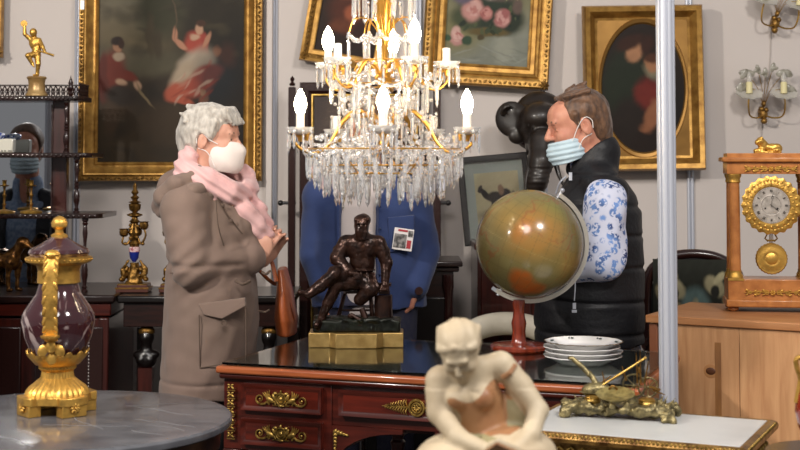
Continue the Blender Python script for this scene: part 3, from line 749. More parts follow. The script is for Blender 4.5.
# ================================================================== ROUND MARBLE TABLE (left front)
MARB = M('grey_marble', '#66676c', .24, 0, '#414248', 5, .3, .75, stretch=(1, 2.2, 1), detail=8, dist=1.2, coat=.3)
rt = thing('marble_table', 'round grey veined marble table in the left foreground', 'table', (-.92, 3.86, 0))
obj('marble_top', G().lathe([(.445, .722), (.458, .727), (.46, .735), (.46, .742), (.455, .748), (.44, .75)], 96), MARB, rt)
g = G(); random.seed(5)
for q in range(9):
    a0 = random.uniform(-.4, .4)-.35; x, y = random.uniform(-.36, .3), random.uniform(-.3, .3); pts = []
    for k in range(9):
        pts.append((x, y)); a0 += random.uniform(-.35, .35); x += .035*math.cos(a0); y += .035*math.sin(a0)
    pts = [p for p in pts if p[0]**2+p[1]**2 < .43**2]
    if len(pts) > 3: g.tube([V(a, b, .7499) for a, b in pts], [.0005]+[.0035*random.uniform(.4, 1)]*(len(pts)-2)+[.0005], 6, flat=.12)
obj('marble_vein', g, M('pale_marble_vein', '#7c7d81', .3), rt, label='pale veins'); rt.children[-1]['kind'] = 'stuff'
obj('apron', G().lathe([(.40, .64), (.425, .66), (.43, .715), (.44, .7215), (.0, .7215)], 64), DARKW, rt)
obj('pedestal', G().lathe([(.0, .06), (.10, .06), (.09, .1), (.05, .14), (.055, .3), (.07, .45), (.045, .5), (.10, .58), (.16, .64), (0, .64)], 32), DARKW, rt)
for k in range(3):
    a = 2*pi*k/3+.5; g = G().tube([V(.05*math.cos(a), .05*math.sin(a), .12), V(.2*math.cos(a), .2*math.sin(a), .09), V(.33*math.cos(a), .33*math.sin(a), .035)], [.04, .035, .03], 10); obj('foot', g, DARKW, rt)

# the ormolu mounted marble urn
uy = 3.93; up = P(57, 414, uy); u_s = 1400/uy; m = 1/u_s
ur = thing('lidded_urn', 'tall purple marble urn with bright gilt mounts on the round marble table', 'urn', (up.x, uy, .75), math.radians(-4))
PURP = M('purple_veined_marble', '#381b20', .1, 0, '#9a8a88', 7, .55, .62, detail=3, dist=3.0, coat=.7)
def zpx(py): return (415-py)*m+.0
prof = [(r*m, zpx(y)) for r, y in ((0, 366), (17, 366), (27, 354), (33, 340), (36, 325), (35, 318), (31, 311), (22, 298), (19, 288), (18.5, 276), (20, 272), (0, 272))]
obj('body', G().lathe(prof, 56), PURP, ur)
g = G()
oct_ = [(31*m*math.cos(a), 31*m*math.sin(a)) for a in [pi/8+k*pi/4 for k in range(8)]]
sq = []
for k in range(4):
    a = k*pi/2
    for dx, dy in ((33, -22), (36, -14), (31, -10), (31, 10), (36, 14), (33, 22), (24, 31)):
        sq.append(((dx*math.cos(a)-dy*math.sin(a))*m, (dx*math.sin(a)+dy*math.cos(a))*m))
g.prism(sq, zpx(404), zpx(396))
for k in range(4):
    a = pi/4+k*pi/2; c_, s_ = math.cos(a), math.sin(a)
    g.box((30*m*c_, 30*m*s_, zpx(409)), (13*m, 26*m, 12*m), RZ(a))
obj('plinth', g, GOLDB, ur, bevel=.002)
for k in range(4):
    g = G(); a = pi/4+k*pi/2
    R_ = RZ(a+pi/2); cc_ = V(37*m*math.cos(a), 37*m*math.sin(a), zpx(406)); gg = G(); rosette(gg, (0, 0, 0), .017, 8, .005); g.add([R_ @ p + cc_ for p in gg.v], gg.f); obj('rosette', g, GOLDB, ur)
g = G()
obj('foot', G().lathe([(r*m, zpx(y)) for r, y in ((0, 397), (31, 397), (30, 393), (27, 389), (22, 385), (16, 380), (15, 374), (18, 371), (18, 368), (13, 366), (0, 366))], 64, flute=(32, .025)), GOLDB, ur)
g = G().lathe([(r*m, zpx(y)) for r, y in ((0, 372), (12, 371), (22, 367), (28, 360), (29.5, 356), (27, 357), (20, 366))], 48)
for k in range(14):
    a = 2*pi*k/14; g.ell((28.5*m*math.cos(a), 28.5*m*math.sin(a), zpx(357)), (.004, .012, .014), RZ(a) @ RY(.5), 10)
obj('leaf_cup', g, GOLDB, ur)
g = G().lathe([(r*m, zpx(y)) for r, y in ((18.8, 288), (21, 287), (20.5, 275), (22, 270), (28, 268), (32, 266), (32.5, 262), (29, 261), (20, 262))], 64)
for k in range(40): a = 2*pi*k/40; g.ell((31.6*m*math.cos(a), 31.6*m*math.sin(a), zpx(264)), .0042, None, 6)
obj('collar', g, GOLDB, ur)
obj('lid', G().lathe([(r*m, zpx(y)) for r, y in ((28, 261), (30, 257), (28.5, 254), (20, 250), (12, 245), (8, 242), (0, 241.5))], 48), PURP, ur)
obj('finial', G().lathe([(r*m, zpx(y)) for r, y in ((8, 243), (8, 240), (4, 238), (4, 235), (7.5, 232), (8, 228), (6, 224), (3, 222), (0.1, 221))], 24, flute=(10, .04)), GOLDB, ur)
for q, (ang, lab) in enumerate(((-pi/2+.12, None), (pi/2+.12, None))):
    g = G(); R_ = RZ(ang)
    path = [V(21*m, 0, zpx(262)), V(30*m, 0, zpx(258)), V(38*m, 0, zpx(262)), V(42*m, 0, zpx(275)), V(43*m, 0, zpx(300)), V(41*m, 0, zpx(320)), V(38*m, 0, zpx(334)), V(34*m, 0, zpx(340))]
    ps = smooth_path(path, 4); g.tube([R_ @ p for p in ps], [.020*(1.0+.05*math.sin(i*1.3)) for i in range(len(ps))], 14, flat=.30, up=R_ @ V(1, 0, 0))
    for i in range(4, len(ps)-4, 2):
        for s_ in (-1, 1): g.ell(R_ @ (ps[i]+V(.003, s_*.015, 0)), (.004, .005, .014), R_ @ RX(s_*.35), 8)
    g.ell(R_ @ V(36*m, 0, zpx(257)), (.02, .021, .013), R_, 12)
    g.lathe([(.012, 0), (.024, .006), (.026, .011), (.018, .013)], 20, R_ @ V(39*m, 0, zpx(339)), flute=(10, .06))
    for s_, z_ in ((-1, 350), (1, 350), (0, 346), (0, 358)): g.ell(R_ @ V((35-(z_-346)*.3)*m, s_*8*m, zpx(z_)), (.006, .014, .019), R_ @ RX(s_*.5), 10)
    obj('handle', g, GOLDB, ur)

# ================================================================== WHITE-TOPPED GILT TABLE (right front)
WO = Vector((.302, 3.70, 0)); WA = math.atan2(-.24, .526); WW, WD, WZ = .58, .38, .75
wt = thing('gilt_side_table', 'carved gilt table with white marble top in the right foreground', 'table', WO, WA)
obj('marble_slab', G().box((WW/2, WD/2, WZ-.008), (WW, WD, .018)), M('white_marble', '#bfc0bf', .3, 0, '#aeb0b0', 6, .4, .7), wt, bevel=.002)
CARV = M('dark_gilt_carving', '#a07a42', .36, .7, '#5a3c1c', 30, .4, .65, bump=(140, .4, .004))
g = G().frame(WW, WD, [(0, .0), (0, .016), (.010, .018), (.022, .012), (.026, .004), (.024, -.006), (.0, -.01)])
g.v = [V(p.x+WW/2, p.z+WD/2, WZ-.016-p.y) for p in g.v]
obj('rim_moulding', g, CARV, wt, ang=28)
g = G()
for k in range(54): g.ell((WW*k/53, -.022, WZ-.006), (.0045, .004, .006), RY(.6), 6)
obj('gadroon_edge', g, GOLDM, wt); g = G()
for k in range(34): g.ell((WW+.022, WD*k/33, WZ-.006), (.004, .0045, .006), RX(.6), 6)
obj('gadroon_edge', g, GOLDM, wt)
obj('apron', G().box((WW/2, WD/2, WZ-.075), (WW-.01, WD-.01, .10)), CARV, wt, bevel=.003)
g = G()
for k in range(18):
    x = .03+k*(WW-.06)/17
    for s_ in (-1, 1): g.tube([V(x-.012, -.001, WZ-.05+s_*.006), V(x, -.005, WZ-.05+s_*.014), V(x+.012, -.001, WZ-.05)], .003, 6)
    g.ell((x, -.003, WZ-.085), (.011, .006, .016), None, 10); g.ell((x+.015, -.002, WZ-.075), (.004, .005, .018), None, 8)
for k in range(11):
    y = .03+k*(WD-.06)/10; g.ell((WW-.001, y, WZ-.085), (.006, .011, .016), None, 10); g.ell((WW-.001, y+.015, WZ-.06), (.006, .006, .010), None, 8)
obj('carved_frieze', g, GOLDM, wt)
for x in (.04, WW-.04):
    for y in (.04, WD-.04):
        obj('leg', G().lathe([(.014, 0), (.02, .02), (.014, .04), (.026, .5), (.03, .54), (.02, .56), (.032, .58), (.032, .63)], 20, (x, y, 0), flute=(12, .06)), CARV, wt)
wt_M = Matrix.Translation(WO) @ Matrix.Rotation(WA, 4, 'Z')

# ================================================================== PINE BOX (right)
BO = Vector((.882, 5.0, 0)); BA = math.radians(-29); BW, BD, BZ = 1.15, .50, .902
pb = thing('pine_chest', 'large plain pine chest with knotty front at the right', 'chest', BO, BA)
obj('chest_top', G().box((BW/2, BD/2, BZ-.014), (BW+.02, BD+.02, .028)), PINET, pb, bevel=.004)
obj('body', G().box((BW/2+.02, BD/2, BZ/2-.014), (BW-.06, BD-.03, BZ-.03)), PINE, pb)
for k in range(4):
    w_ = (BW-.06)/4
    obj('plank', G().box((.05+w_*(k+.5), .006, BZ/2-.014), (w_-.002, .014, BZ-.03)), PINE, pb, bevel=.001)
    pb.children[-1].name = 'plank'
g = G().ell((.222, -.0015, .72), (.018, .003, .013), None, 16)
obj('knot', g, M('pine_knot', '#54301a', .5), pb, label='dark round knot'); 
g = G()
for k in range(1, 2): g.ell((.222, -.0008, .72), (.018+.008*k, .0016-.0002*k, .013+.012*k), None, 20)
obj('knot_ring', g, M('pine_knot_ring', '#a9784c', .5), pb)
obj('dark_streak', G().box((.248, -.0012, .42), (.022, .0016, .80)), M('pine_stain', '#7e5636', .5, 0, '#a8743f', 6, .3, .7, stretch=(5, 5, 1)), pb, label='darker stained streak')
obj('side_stile', G().box((.016, .03, BZ/2-.014), (.03, .06, BZ-.03)), M('red_brown_stile', '#7c4a30', .5), pb, bevel=.002)
bz = lambda x, y, z=0: Matrix.Translation(BO) @ Matrix.Rotation(BA, 4, 'Z') @ V(x, y, z)

# ================================================================== PORTICO CLOCK
cyk = 5.10; c0 = P(772, 311, cyk); k_ = 1400/cyk; m = 1/k_
ck = thing('portico_clock', 'honey-coloured four column clock with gilt mounts on the pine chest', 'clock', (c0.x, cyk, BZ), math.radians(-8))
hw = 43*m
def zk(py): return (311.5-py)*m
for sx in (-1, 1):
    for sy in (0, 1): obj('foot', G().lathe([(.010, 0), (.02, .006), (.02, .014), (.012, .02)], 16, (sx*(hw-.02), sy*.10, 0)), SATIN, ck)
obj('base', G().box((0, .05, (zk(302)+zk(281))/2+.003), (2*hw, .16, zk(281)-zk(302)+.008)), SATIN, ck, bevel=.003)
obj('base_step', G().box((0, .05, zk(303)), (2*hw+.012, .17, .026)), SATIN, ck, bevel=.004)
for sx in (-1, 1):
    for sy in (-.005, .10):
        cl = obj('column', G().lathe([(.021, zk(276)), (.019, zk(184))], 24, (sx*(hw-.028), sy, 0)), SATIN, ck)
        obj('column_base', G().box((0, 0, zk(280)+.002), (.056, .056, .008)).lathe([(.028, zk(279)), (.028, zk(276)), (.022, zk(273)), (.023, zk(271))], 24).xf(Matrix.Translation((sx*(hw-.028), sy, 0))), GOLDB, cl)
        obj('capital', G().lathe([(.020, zk(184)), (.023, zk(183)), (.021, zk(180)), (.026, zk(177)), (.026, zk(175))], 24).xf(Matrix.Translation((sx*(hw-.028), sy, 0))), GOLDB, cl)
obj('entablature', G().box((0, .05, (zk(175)+zk(163))/2), (2*hw, .155, zk(163)-zk(175))), SATIN, ck, bevel=.002)
obj('cornice', G().box((0, .05, zk(161)+.001), (2*hw+.03, .185, .018)), SATIN, ck, bevel=.005)
obj('attic', G().box((0, .05, zk(156.5)), (2*hw-.004, .15, .016)), SATIN, ck, bevel=.002)
def scroll_mount(cz, w, y, nm, par):
    g = G(); rosette(g, (0, y, cz), .012, 8, .005)
    for s_ in (-1, 1):
        for q in range(3):
            cx = s_*(.022+q*w/3.4); r = .0095-.0015*q
            g.tube([V(cx+s_*r*(1-j/26)*math.cos(j*.55), y, cz+r*(1-j/26)*math.sin(j*.55)*(-1)**q) for j in range(18)], .0026, 6)
            g.ell((cx+s_*.010, y, cz+.008*(-1)**q), (.007, .004, .004), RY(-.6*s_), 8); g.ell((cx+s_*.010, y, cz-.007*(-1)**q), (.006, .004, .003), RY(.6*s_), 8)
        g.tube([V(s_*.012, y, cz), V(s_*w*.5, y, cz+.004), V(s_*w, y, cz-.001)], [.003, .003, .0012], 6)
    obj(nm, g, GOLDB, par)
scroll_mount(zk(170), .095, -.031, 'frieze_mount', ck); scroll_mount(zk(292), .10, -.034, 'base_mount', ck)
# dial
dz = zk(206)
dl = obj('dial_case', G().lathe([(0, -.05), (24*m, -.05), (24*m, -.004), (28*m, -.003), (28.6*m, .002), (26.5*m, .006), (24*m, .005), (22*m, .009), (19*m, .008), (18*m, .003)], 176, (0, -.02, dz), RX(pi/2), flute=(22, .028, 3, 6)), GOLDB, ck)
g = G()
for q in range(22):
    a = 2*pi*q/22; g.ell((25*m*math.cos(a), -.024, dz+25*m*math.sin(a)), (.007, .004, .006), RY(-a), 10)
    g.ell((21*m*math.cos(a+.14), -.028, dz+21*m*math.sin(a+.14)), (.006, .003, .0045), RY(-a), 6)
obj('bezel', g, GOLDB, dl)
SILV = M('silvered_dial', '#b5aca2', .35, .3, '#8d857c', 40, .4, .7)
obj('dial_face', G().lathe([(0, .0045), (18.2*m, .0035)], 48, (0, -.02, dz), RX(pi/2)).lathe([(9.6*m, .004), (10*m, .0046), (10.4*m, .004)], 48, (0, -.02, dz), RX(pi/2)), SILV, dl)
g = G(); ink = M('dial_ink', '#1b1612', .5)
nums = ['XII', 'I', 'II', 'III', 'IIII', 'V', 'VI', 'VII', 'VIII', 'IX', 'X', 'XI']; R1 = 14.4*m; hh_ = .0095
for i, s_ in enumerate(nums):
    a = -i*pi/6; wch = {'I': .0024, 'V': .0048, 'X': .0050}; tot = sum(wch[c] for c in s_); x = -tot/2
    for c in s_:
        w_ = wch[c]; xc = x+w_/2; x += w_
        seg = {'I': [(0, -1, 0, 1)], 'V': [(-1, 1, 0, -1), (1, 1, 0, -1)], 'X': [(-1, 1, 1, -1), (1, 1, -1, -1)]}[c]
        for a1, b1, a2, b2 in seg:
            pts = []
            for aa, bb in ((a1, b1), (a2, b2)):
                X_, Z_ = xc+aa*w_*.38, R1+bb*hh_/2
                pts.append(V(X_*math.cos(a)-Z_*math.sin(a), -.0262, dz+X_*math.sin(a)+Z_*math.cos(a)))
            g.tube(pts, .00065, 4)
for i in range(60): a = i*pi/30; g.tube([V(16.8*m*math.cos(a), -.0262, dz+16.8*m*math.sin(a)), V(17.6*m*math.cos(a), -.0262, dz+17.6*m*math.sin(a))], .0004, 4)
obj('numerals', g, ink, dl)
def hand(a, L_, w_):
    d_ = V(math.sin(a), 0, math.cos(a)); n_ = V(math.cos(a), 0, -math.sin(a)); c_ = V(0, -.028, dz); g = G()
    g.tube([c_-d_*.006, c_+d_*L_*.55], .0008, 5); g.tube([c_+d_*(L_*.62)+(d_*math.cos(q*pi/5)+n_*math.sin(q*pi/5))*L_*.09 for q in range(10)], .0007, 5, closed=True); g.tube([c_+d_*L_*.7, c_+d_*L_], [.0016, .0003], 5)
    obj('clock_hand', g, ink, dl)
hand(math.radians(8), 12.5*m, 1); hand(math.radians(128), 9*m, 1)
for sx in (-1, 1): obj('winding_hole', G().ell((sx*6*m, -.0262, dz-3*m), (.0032, .0012, .0032), None, 12), ink, dl)
# pendulum
pz = zk(259); pd = obj('pendulum_bob', G().lathe([(0, .012), (4*m, .012), (6*m, .008), (9*m, .010), (11*m, .007), (14.5*m, .009), (15.5*m, .004), (15.5*m, -.004), (0, -.006)], 56, (0, -.005, pz), RX(pi/2), flute=(28, .02, 5, 7)), GOLDB, ck)
g = G(); 
for x in (-.006, -.002, .002, .006): g.tube([V(x, -.004, pz+14*m), V(x, -.004, dz-22*m)], .0012, 6)
g.box((0, -.004, pz+18*m), (.024, .006, .006)).box((0, -.004, pz+27*m), (.034, .008, .008))
for s_ in (-1, 1): g.tube([V(s_*.01, -.004, pz+17*m), V(s_*.022, -.004, pz+20*m), V(s_*.014, -.004, pz+24*m), V(s_*.02, -.004, pz+29*m)], .003, 6)
obj('pendulum_rod', g, GILTD, pd)
# lion couchant on top
s_ = S(.006); zL = zk(154.5)
s_.b((-.002, .05, zL+.004), (.048, .022, .004), .002)
s_.e((.012, .05, zL+.022), (.034, .016, .015)).e((.034, .052, zL+.02), (.017, .018, .016)).e((-.018, .05, zL+.03), (.018, .018, .020)).e((-.028, .044, zL+.044), (.016, .017, .016)).e((-.040, .040, zL+.040), (.009, .009, .008))
s_.c((-.022, .036, zL+.014), (-.046, .034, zL+.012), .007, .006).c((-.022, .062, zL+.014), (-.046, .06, zL+.012), .007, .006).c((.036, .034, zL+.014), (.018, .030, zL+.012), .008, .006).c((.046, .05, zL+.014), (.03, .026, zL+.012), .0035)
s_.e((-.024, .034, zL+.058), .0045).e((-.024, .056, zL+.058), .0045)
solid('lion', s_, .0018, GOLDB, ck, disp=lambda p: .0007*nz(p, 500), label='gilt lion lying on the clock top')

# ================================================================== TAPESTRY ARMCHAIR
ya = 6.0; c = P(694, 300, ya); sa_ = 1400/ya
ac = thing('tapestry_armchair', 'dark framed armchair with floral tapestry back behind the aluminium post', 'armchair', (c.x, ya, 0), math.radians(-6))
wA = 88/sa_; zt = P(0, 254, ya).z
L = [(.5, .36, .17, .15, 0, '#5f7470', .6), (.48, .42, .07, .10, 0, '#93695a', .6), (.5, .34, .04, .05, 0, '#8c8a70', .7)]
for a, b in ((.26, .22), (.74, .2)): L += [(a, b, .13, .07, .3, '#a39a78', .5), (a, b+.04, .05, .05, 0, '#2a2a24', .5), (a+.05*(1 if a > .5 else -1), b-.06, .08, .03, -.4, '#b0a884', .5)]
for a, b in ((.15, .45), (.84, .5), (.7, .55), (.28, .38), (.1, .25), (.9, .3)): L += [(a, b, .07, .06, .4, '#8b7f60', .6), (a+.03, b+.05, .04, .03, 0, '#5c6250', .6)]
L += [(.5, .95, .7, .30, 0, '#0d0c0b', .25)]
L = [s[:5]+('#'+''.join('%02x' % min(255, int(int(s[5][1+2*i:3+2*i], 16)*1.3)) for i in range(3)),)+s[6:] if s[5] != '#0d0c0b' else s for s in L]
cols = paint_cols(120, 100, ['#2c2e26', '#26271f', '#0e0d0c'], L, .15)
TAP = M('woven_tapestry', '#333333', .9, 0, attr=True, bump=(400, .4, .002))
canvas('backrest_tapestry', wA-.03, .56, cols, TAP, ac, (0, -.035, zt-.30), curve=lambda x, z: .06*(x/.2)**2*.35-.02*math.cos(x/wA*3))
pts = smooth_path([(-wA/2, 0, .40), (-wA/2-.01, 0, zt-.16), (-wA/2+.05, 0, zt-.035), (0, -.0, zt), (wA/2-.05, 0, zt-.035), (wA/2+.01, 0, zt-.16), (wA/2, 0, .40)], 8)
obj('back_frame', G().tube(pts, .021, 10), DARKV, ac)
pl = [(-wA/2+.01, .42), (-wA/2, zt-.16), (-wA/2+.06, zt-.04), (0, zt-.006), (wA/2-.06, zt-.04), (wA/2, zt-.16), (wA/2-.01, .42)]
obj('back_pad', G().prism(pl, -.03, .012, T4((0, 0, 0), Matrix(((1,0,0), (0,0,-1), (0,1,0))))), M('black_upholstery', '#0f0e0d', .8), ac, bevel=.01)
s_ = S(.03).b((0, -.26, .40), (wA/2+.02, .27, .075), .05); solid('seat', s_, .012, M('dark_seat_fabric', '#191715', .8), ac)
for sx in (-1, 1):
    obj('arm', G().tube(smooth_path([(sx*(wA/2+.01), .0, .68), (sx*(wA/2+.05), -.2, .67), (sx*(wA/2+.04), -.38, .66), (sx*(wA/2+.03), -.42, .62), (sx*(wA/2+.02), -.38, .45)], 5), .018, 10), DARKV, ac)
    for y in (-.46, -.03): obj('leg', G().tube(smooth_path([(sx*(wA/2-.01), y, .36), (sx*(wA/2+.01), y-.01, .2), (sx*(wA/2), y, .012)], 4), [.026]*4+[.02]*4+[.016], 10), DARKV, ac)

# ================================================================== CREAM DESK CHAIR behind the desk
dc = thing('tub_chair', 'cream upholstered curved tub chair with nailed dark rail behind the globe', 'chair', (.47, 6.03, 0))
CREAM = M('cream_leather', '#c9c2b2', .55, 0, '#b9b1a0', 12, .3, .7)
zt = P(0, 313, 6.2).z
def arc(rx, ry, z, a0, a1, n, dz=0): return [V(rx*math.cos(a), ry*math.sin(a), z+dz*abs(math.cos(a))**2.2) for a in [a0+(a1-a0)*i/n for i in range(n+1)]]
g = G().tube(arc(.235, .17, zt-.045, -.35, pi+.35, 30, -.075), .046, 14, flat=1.1)
obj('padded_backrest', g, CREAM, dc)
g = G(); a_ = arc(.26, .20, zt-.13, -.35, pi+.35, 30, -.02); n = len(a_)
g.add([p for p in a_]+[V(p.x*.9, p.y*.9, .44) for p in a_]+[p*1 for p in [V(q.x*.9, q.y*.9, zt-.13) for q in a_]], [(i, i+1, n+i+1, n+i) for i in range(n-1)]); obj('curved_back_panel', g, CREAM, dc)
g = G().tube(arc(.262, .205, zt-.145, -.35, pi+.35, 30, -.01), .017, 10); obj('nailed_rail', g, DARKV, dc)
g = G()
for p in arc(.262, .205, zt-.143, -.35, pi+.35, 60, -.01): g.ell(p+V(0, -.016, .004), .0045, None, 6)
obj('nail_trim', g, BRASS, dc)
solid('seat', S(.03).b((0, -.02, .42), (.24, .21, .055), .04), .012, CREAM, dc)
for sx in (-1, 1):
    for sy in (-1, 1): obj('leg', G().lathe([(.012, 0), (.022, .38)], 12, (sx*.19, sy*.15-.01, 0)), DARKV, dc)
# ================================================================== PEOPLE
def head_R(yaw, pitch=0, roll=0):
    """columns forward, left, up; yaw 0 = facing +X"""
    return (Matrix.Rotation(yaw, 3, 'Z') @ Matrix.Rotation(pitch, 3, 'Y') @ Matrix.Rotation(roll, 3, 'X'))
class Head:
    def __init__(s, c, R, k=1.0): s.c = Vector(c); s.R = R; s.k = k
    def p(s, x, y, z): return s.c + s.R @ (V(x, y, z)*s.k)
    def add(s, B, neck=None, male=True):
        R, k, p = s.R, s.k, s.p
        B.e(p(-.018, 0, .035), (.098*k, .077*k, .088*k), R, .02)
        B.e(p(.030, 0, -.022), (.062*k, .060*k, .088*k), R, .02)
        B.e(p(.052, 0, .045), (.045*k, .058*k, .05*k), R, .02)
        for q in (-1, 1):
            B.c(p(-.012, q*.052, -.035), p(.058, q*.018, -.098), .020*k, .017*k, .02)
            B.e(p(.060, q*.034, -.022), (.028*k, .026*k, .024*k), R, .02)
        B.e(p(.072, 0, -.098), (.020*k, .022*k, .018*k), R, .015)
        B.c(p(.082, -.036, .030), p(.082, .036, .030), .012*k, k=.012)
        B.c(p(.088, 0, .024), p(.112, 0, -.018), .0085*k, .0125*k, .010)
        for q in (-1, 1): B.e(p(.100, q*.012, -.022), (.011*k, .008*k, .008*k), R, .006)
        B.e(p(.090, 0, -.050), (.012*k, .026*k, .008*k), R, .008).e(p(.088, 0, -.063), (.012*k, .022*k, .008*k), R, .006)
        for q in (-1, 1):
            B.e(p(.098, q*.031, .010), (.017*k, .019*k, .013*k), R, .010, 's')
            B.e(p(.074, q*.031, .010), .0135*k, R, .002)
            B.c(p(.087, q*.018, .017), p(.083, q*.043, .016), .0035*k, k=.004)
            B.c(p(.086, q*.018, .003), p(.083, q*.042, .004), .003*k, k=.004)
            B.e(p(-.012, q*.079, -.002), (.020*k, .008*k, .032*k), R @ RY(.2), .006)
            B.e(p(-.004, q*.086, .002), (.009*k, .006*k, .018*k), R, .004, 's')
        if neck is not None: B.c(p(-.03, 0, -.05), neck, .056*k, .066*k, .03)
    def eyes(s, par, org):
        for q in (-1, 1):
            e = obj('eye', G().ell(s.p(.0765, q*.031, .010), .0118*s.k, s.R, 14), WHITEP, par, origin=org)
            f = s.R @ V(1, 0, -.12).normalized()
            obj('iris', G().ell(s.p(.0765, q*.031, .010)+f*.0088*s.k, (.0035*s.k, .006*s.k, .006*s.k), s.R, 12), M('iris', '#3c3a34', .2), e, origin=org)
        g = G()
        for q in (-1, 1): g.tube([s.p(.092, q*.014, .030), s.p(.094, q*.030, .036), s.p(.083, q*.050, .030)], [.003*s.k, .0038*s.k, .002*s.k], 6)
        obj('eyebrow', g, M('eyebrow', '#77604e', .8), par, origin=org)
    def mask(s, name, par, org, mat, lowz=-.10, topz=.005, bulge=1.0, pleats=False, pull=0, vox=.0025):
        B = S(.015); p, R, k = s.p, s.R, s.k
        B.e(p(.048, 0, (topz+lowz)/2-.0), (.068*k*bulge, .072*k, .082*k), R, .01)
        B.c(p(.086, 0, topz-.004), p(.104*bulge+pull, 0, topz-.035), .012*k, .020*k, .03)
        B.e(p(.082*bulge, 0, lowz+.030), (.028*k, .038*k, .030*k), R, .035)
        mz = (topz+lowz)/2
        B.b(p(.075, 0, mz), (.075*k, .12*k, (topz-lowz)/2*k), .006, R @ RY(.10), .006, 'i')
        Ri = np.array(R)
        def dsp(P_):
            q = (P_-np.array(s.c)) @ Ri
            d = .0015*nz(P_, 60)
            if pleats: d = d+.0018*np.sin(q[:, 2]*2*math.pi/.02)
            return d
        me_ = solid(name, B, vox, mat, par, org, disp=dsp)
        g = G()
        for q in (-1, 1):
            g.tube(smooth_path([p(.046, q*.066, topz-.012), p(.015, q*.079, .006), p(-.012, q*.086, .030), p(-.034, q*.084, .016), p(-.034, q*.080, -.012)], 4), .0016, 6)
            g.tube(smooth_path([p(.040, q*.064, lowz+.018), p(.010, q*.074, -.045), p(-.026, q*.08, -.030)], 4), .0016, 6)
        obj('ear_loop', g, WHITEP, me_, origin=org)
        return me_
def hand(B, w, d, n, k=1.0, curl=.5, thumb=1, spread=.012, tcurl=.4):
    """w wrist, d finger direction, n palm normal (fingers curl towards it), thumb +1/-1 side"""
    w, d, n = Vector(w), Vector(d).normalized(), Vector(n).normalized(); s_ = d.cross(n).normalized()*thumb
    Rm = Matrix((d, s_, n)).transposed()
    B.e(w+d*.048*k, (.052*k, .040*k, .015*k), Rm, .010).e(w+d*.012*k, (.026*k, .026*k, .018*k), Rm, .01)
    B.e(w+d*.030*k+s_*.022*k+n*.006*k, (.028*k, .016*k, .014*k), Rm, .008)
    for i, (L_, o) in enumerate(((.070, .029), (.078, .010), (.073, -.010), (.058, -.028))):
        p = w+d*.084*k+s_*o*k; a = curl*.35; f = [p-d*.02*k]
        dd = d+s_*(o*2.0)
        for j, fr in enumerate((.45, .30, .25)):
            a += curl*.55*(.6 if j == 0 else 1)
            v = (dd.normalized()*math.cos(a)+n*math.sin(a)); p = p+v*L_*fr*k if j else p+v*L_*fr*k
            f.append(p)
        B.chain(f, [.0098*k, .0092*k, .0084*k, .0070*k], .003)
    p = w+d*.022*k+s_*.030*k; f = [p]; a = tcurl
    v = (d*.75+s_*.65).normalized(); p = p+v*.036*k; f.append(p)
    v = (d*.9+s_*.25+n*a).normalized(); p = p+v*.030*k; f.append(p)
    v = (d*.95+s_*.0+n*a*1.4).normalized(); p = p+v*.024*k; f.append(p)
    B.chain(f, [.0135*k, .0115*k, .0100*k, .0080*k], .006)
def leg_pair(B, hips, knees, ankles, fdir, r=(.085, .058, .042), k=.02):
    for h, kn, an in zip(hips, knees, ankles):
        B.chain([h, kn, an], r, k); fd = Vector(fdir).normalized()
        B.c(an-V(0, 0, .04)-fd*.03, an+fd*.15-V(0, 0, .055), .036, .028, .02)

# ---------------------------------------------------------------- woman in the taupe coat
YW = 5.2; sw = 1400/YW
def onc(px, py, Y): return P(px, py, Y)
def w_(px, py, dy=0): return P(px, py, YW)+V(0, dy, 0)
o_ = w_(208, 300); o_.z = 0
wo = thing('person', 'person with short grey hair, white mask, pink scarf and taupe hooded coat, hands clasped', 'person', o_)
Hd = Head(w_(213, 141), head_R(math.radians(-14), math.radians(3)), .96)
B = S(.02); Hd.add(B, w_(200, 186))
B.loft([(1.22, o_.x, YW, .08, .12), (1.10, o_.x+.01, YW, .11, .14), (.95, o_.x, YW, .12, .15), (.85, o_.x, YW, .11, .16)], .03)
B.c(w_(197, 196, -.02), w_(194, 206, -.15), .05, .045, .04).c(w_(197, 196, .02), w_(196, 206, .15), .05, .045, .04)
shR, elR, wrR = w_(190, 208, -.165), w_(200, 263, -.205), w_(258, 258, -.075)
shL, elL, wrL = w_(197, 206, .165), w_(214, 262, .20), w_(262, 261, .02)
B.chain([shR, elR, wrR], [.05, .038, .026], .02); B.chain([shL, elL, wrL], [.05, .038, .026], .02)
hand(B, wrR, (.50, .14, .86), (.25, 1, .05), .95, .75, 1, tcurl=.1)
hand(B, wrL, (.52, -.12, .80), (.25, -1, .05), .95, .75, -1, tcurl=.1)
hp = [V(o_.x, YW-.085, .85), V(o_.x, YW+.085, .85)]; kn = [V(o_.x+.02, YW-.09, .47), V(o_.x+.03, YW+.09, .47)]; an = [V(o_.x-.01, YW-.09, .095), V(o_.x, YW+.09, .095)]
leg_pair(B, hp, kn, an, (1, -.2, 0))
body = solid('body', B, .0042, [SKIN, M('reddened_fingers', '#cf8378', .5)], wo, o_, matf=lambda c: ((c[:, 0] > w_(270, 240).x) & (c[:, 2] > w_(0, 262).z) & (c[:, 2] < w_(0, 200).z) & (c[:, 1] > YW+.02)).astype(int))
Hd.eyes(wo, o_)
WMASK = M('white_cotton_mask', '#ddd2cc', .8, bump=(350, .2, .001))
Hd.mask('face_mask', wo, o_, WMASK, -.118, .002, 1.08)
HAIRG = M('grey_hair', '#c4beb5', .55, 0, '#8f887f', 60, .35, .7, stretch=(1, 1, .35), bump=(160, .6, .003), sheen=.3)
B = S(.02); p, R = Hd.p, Hd.R
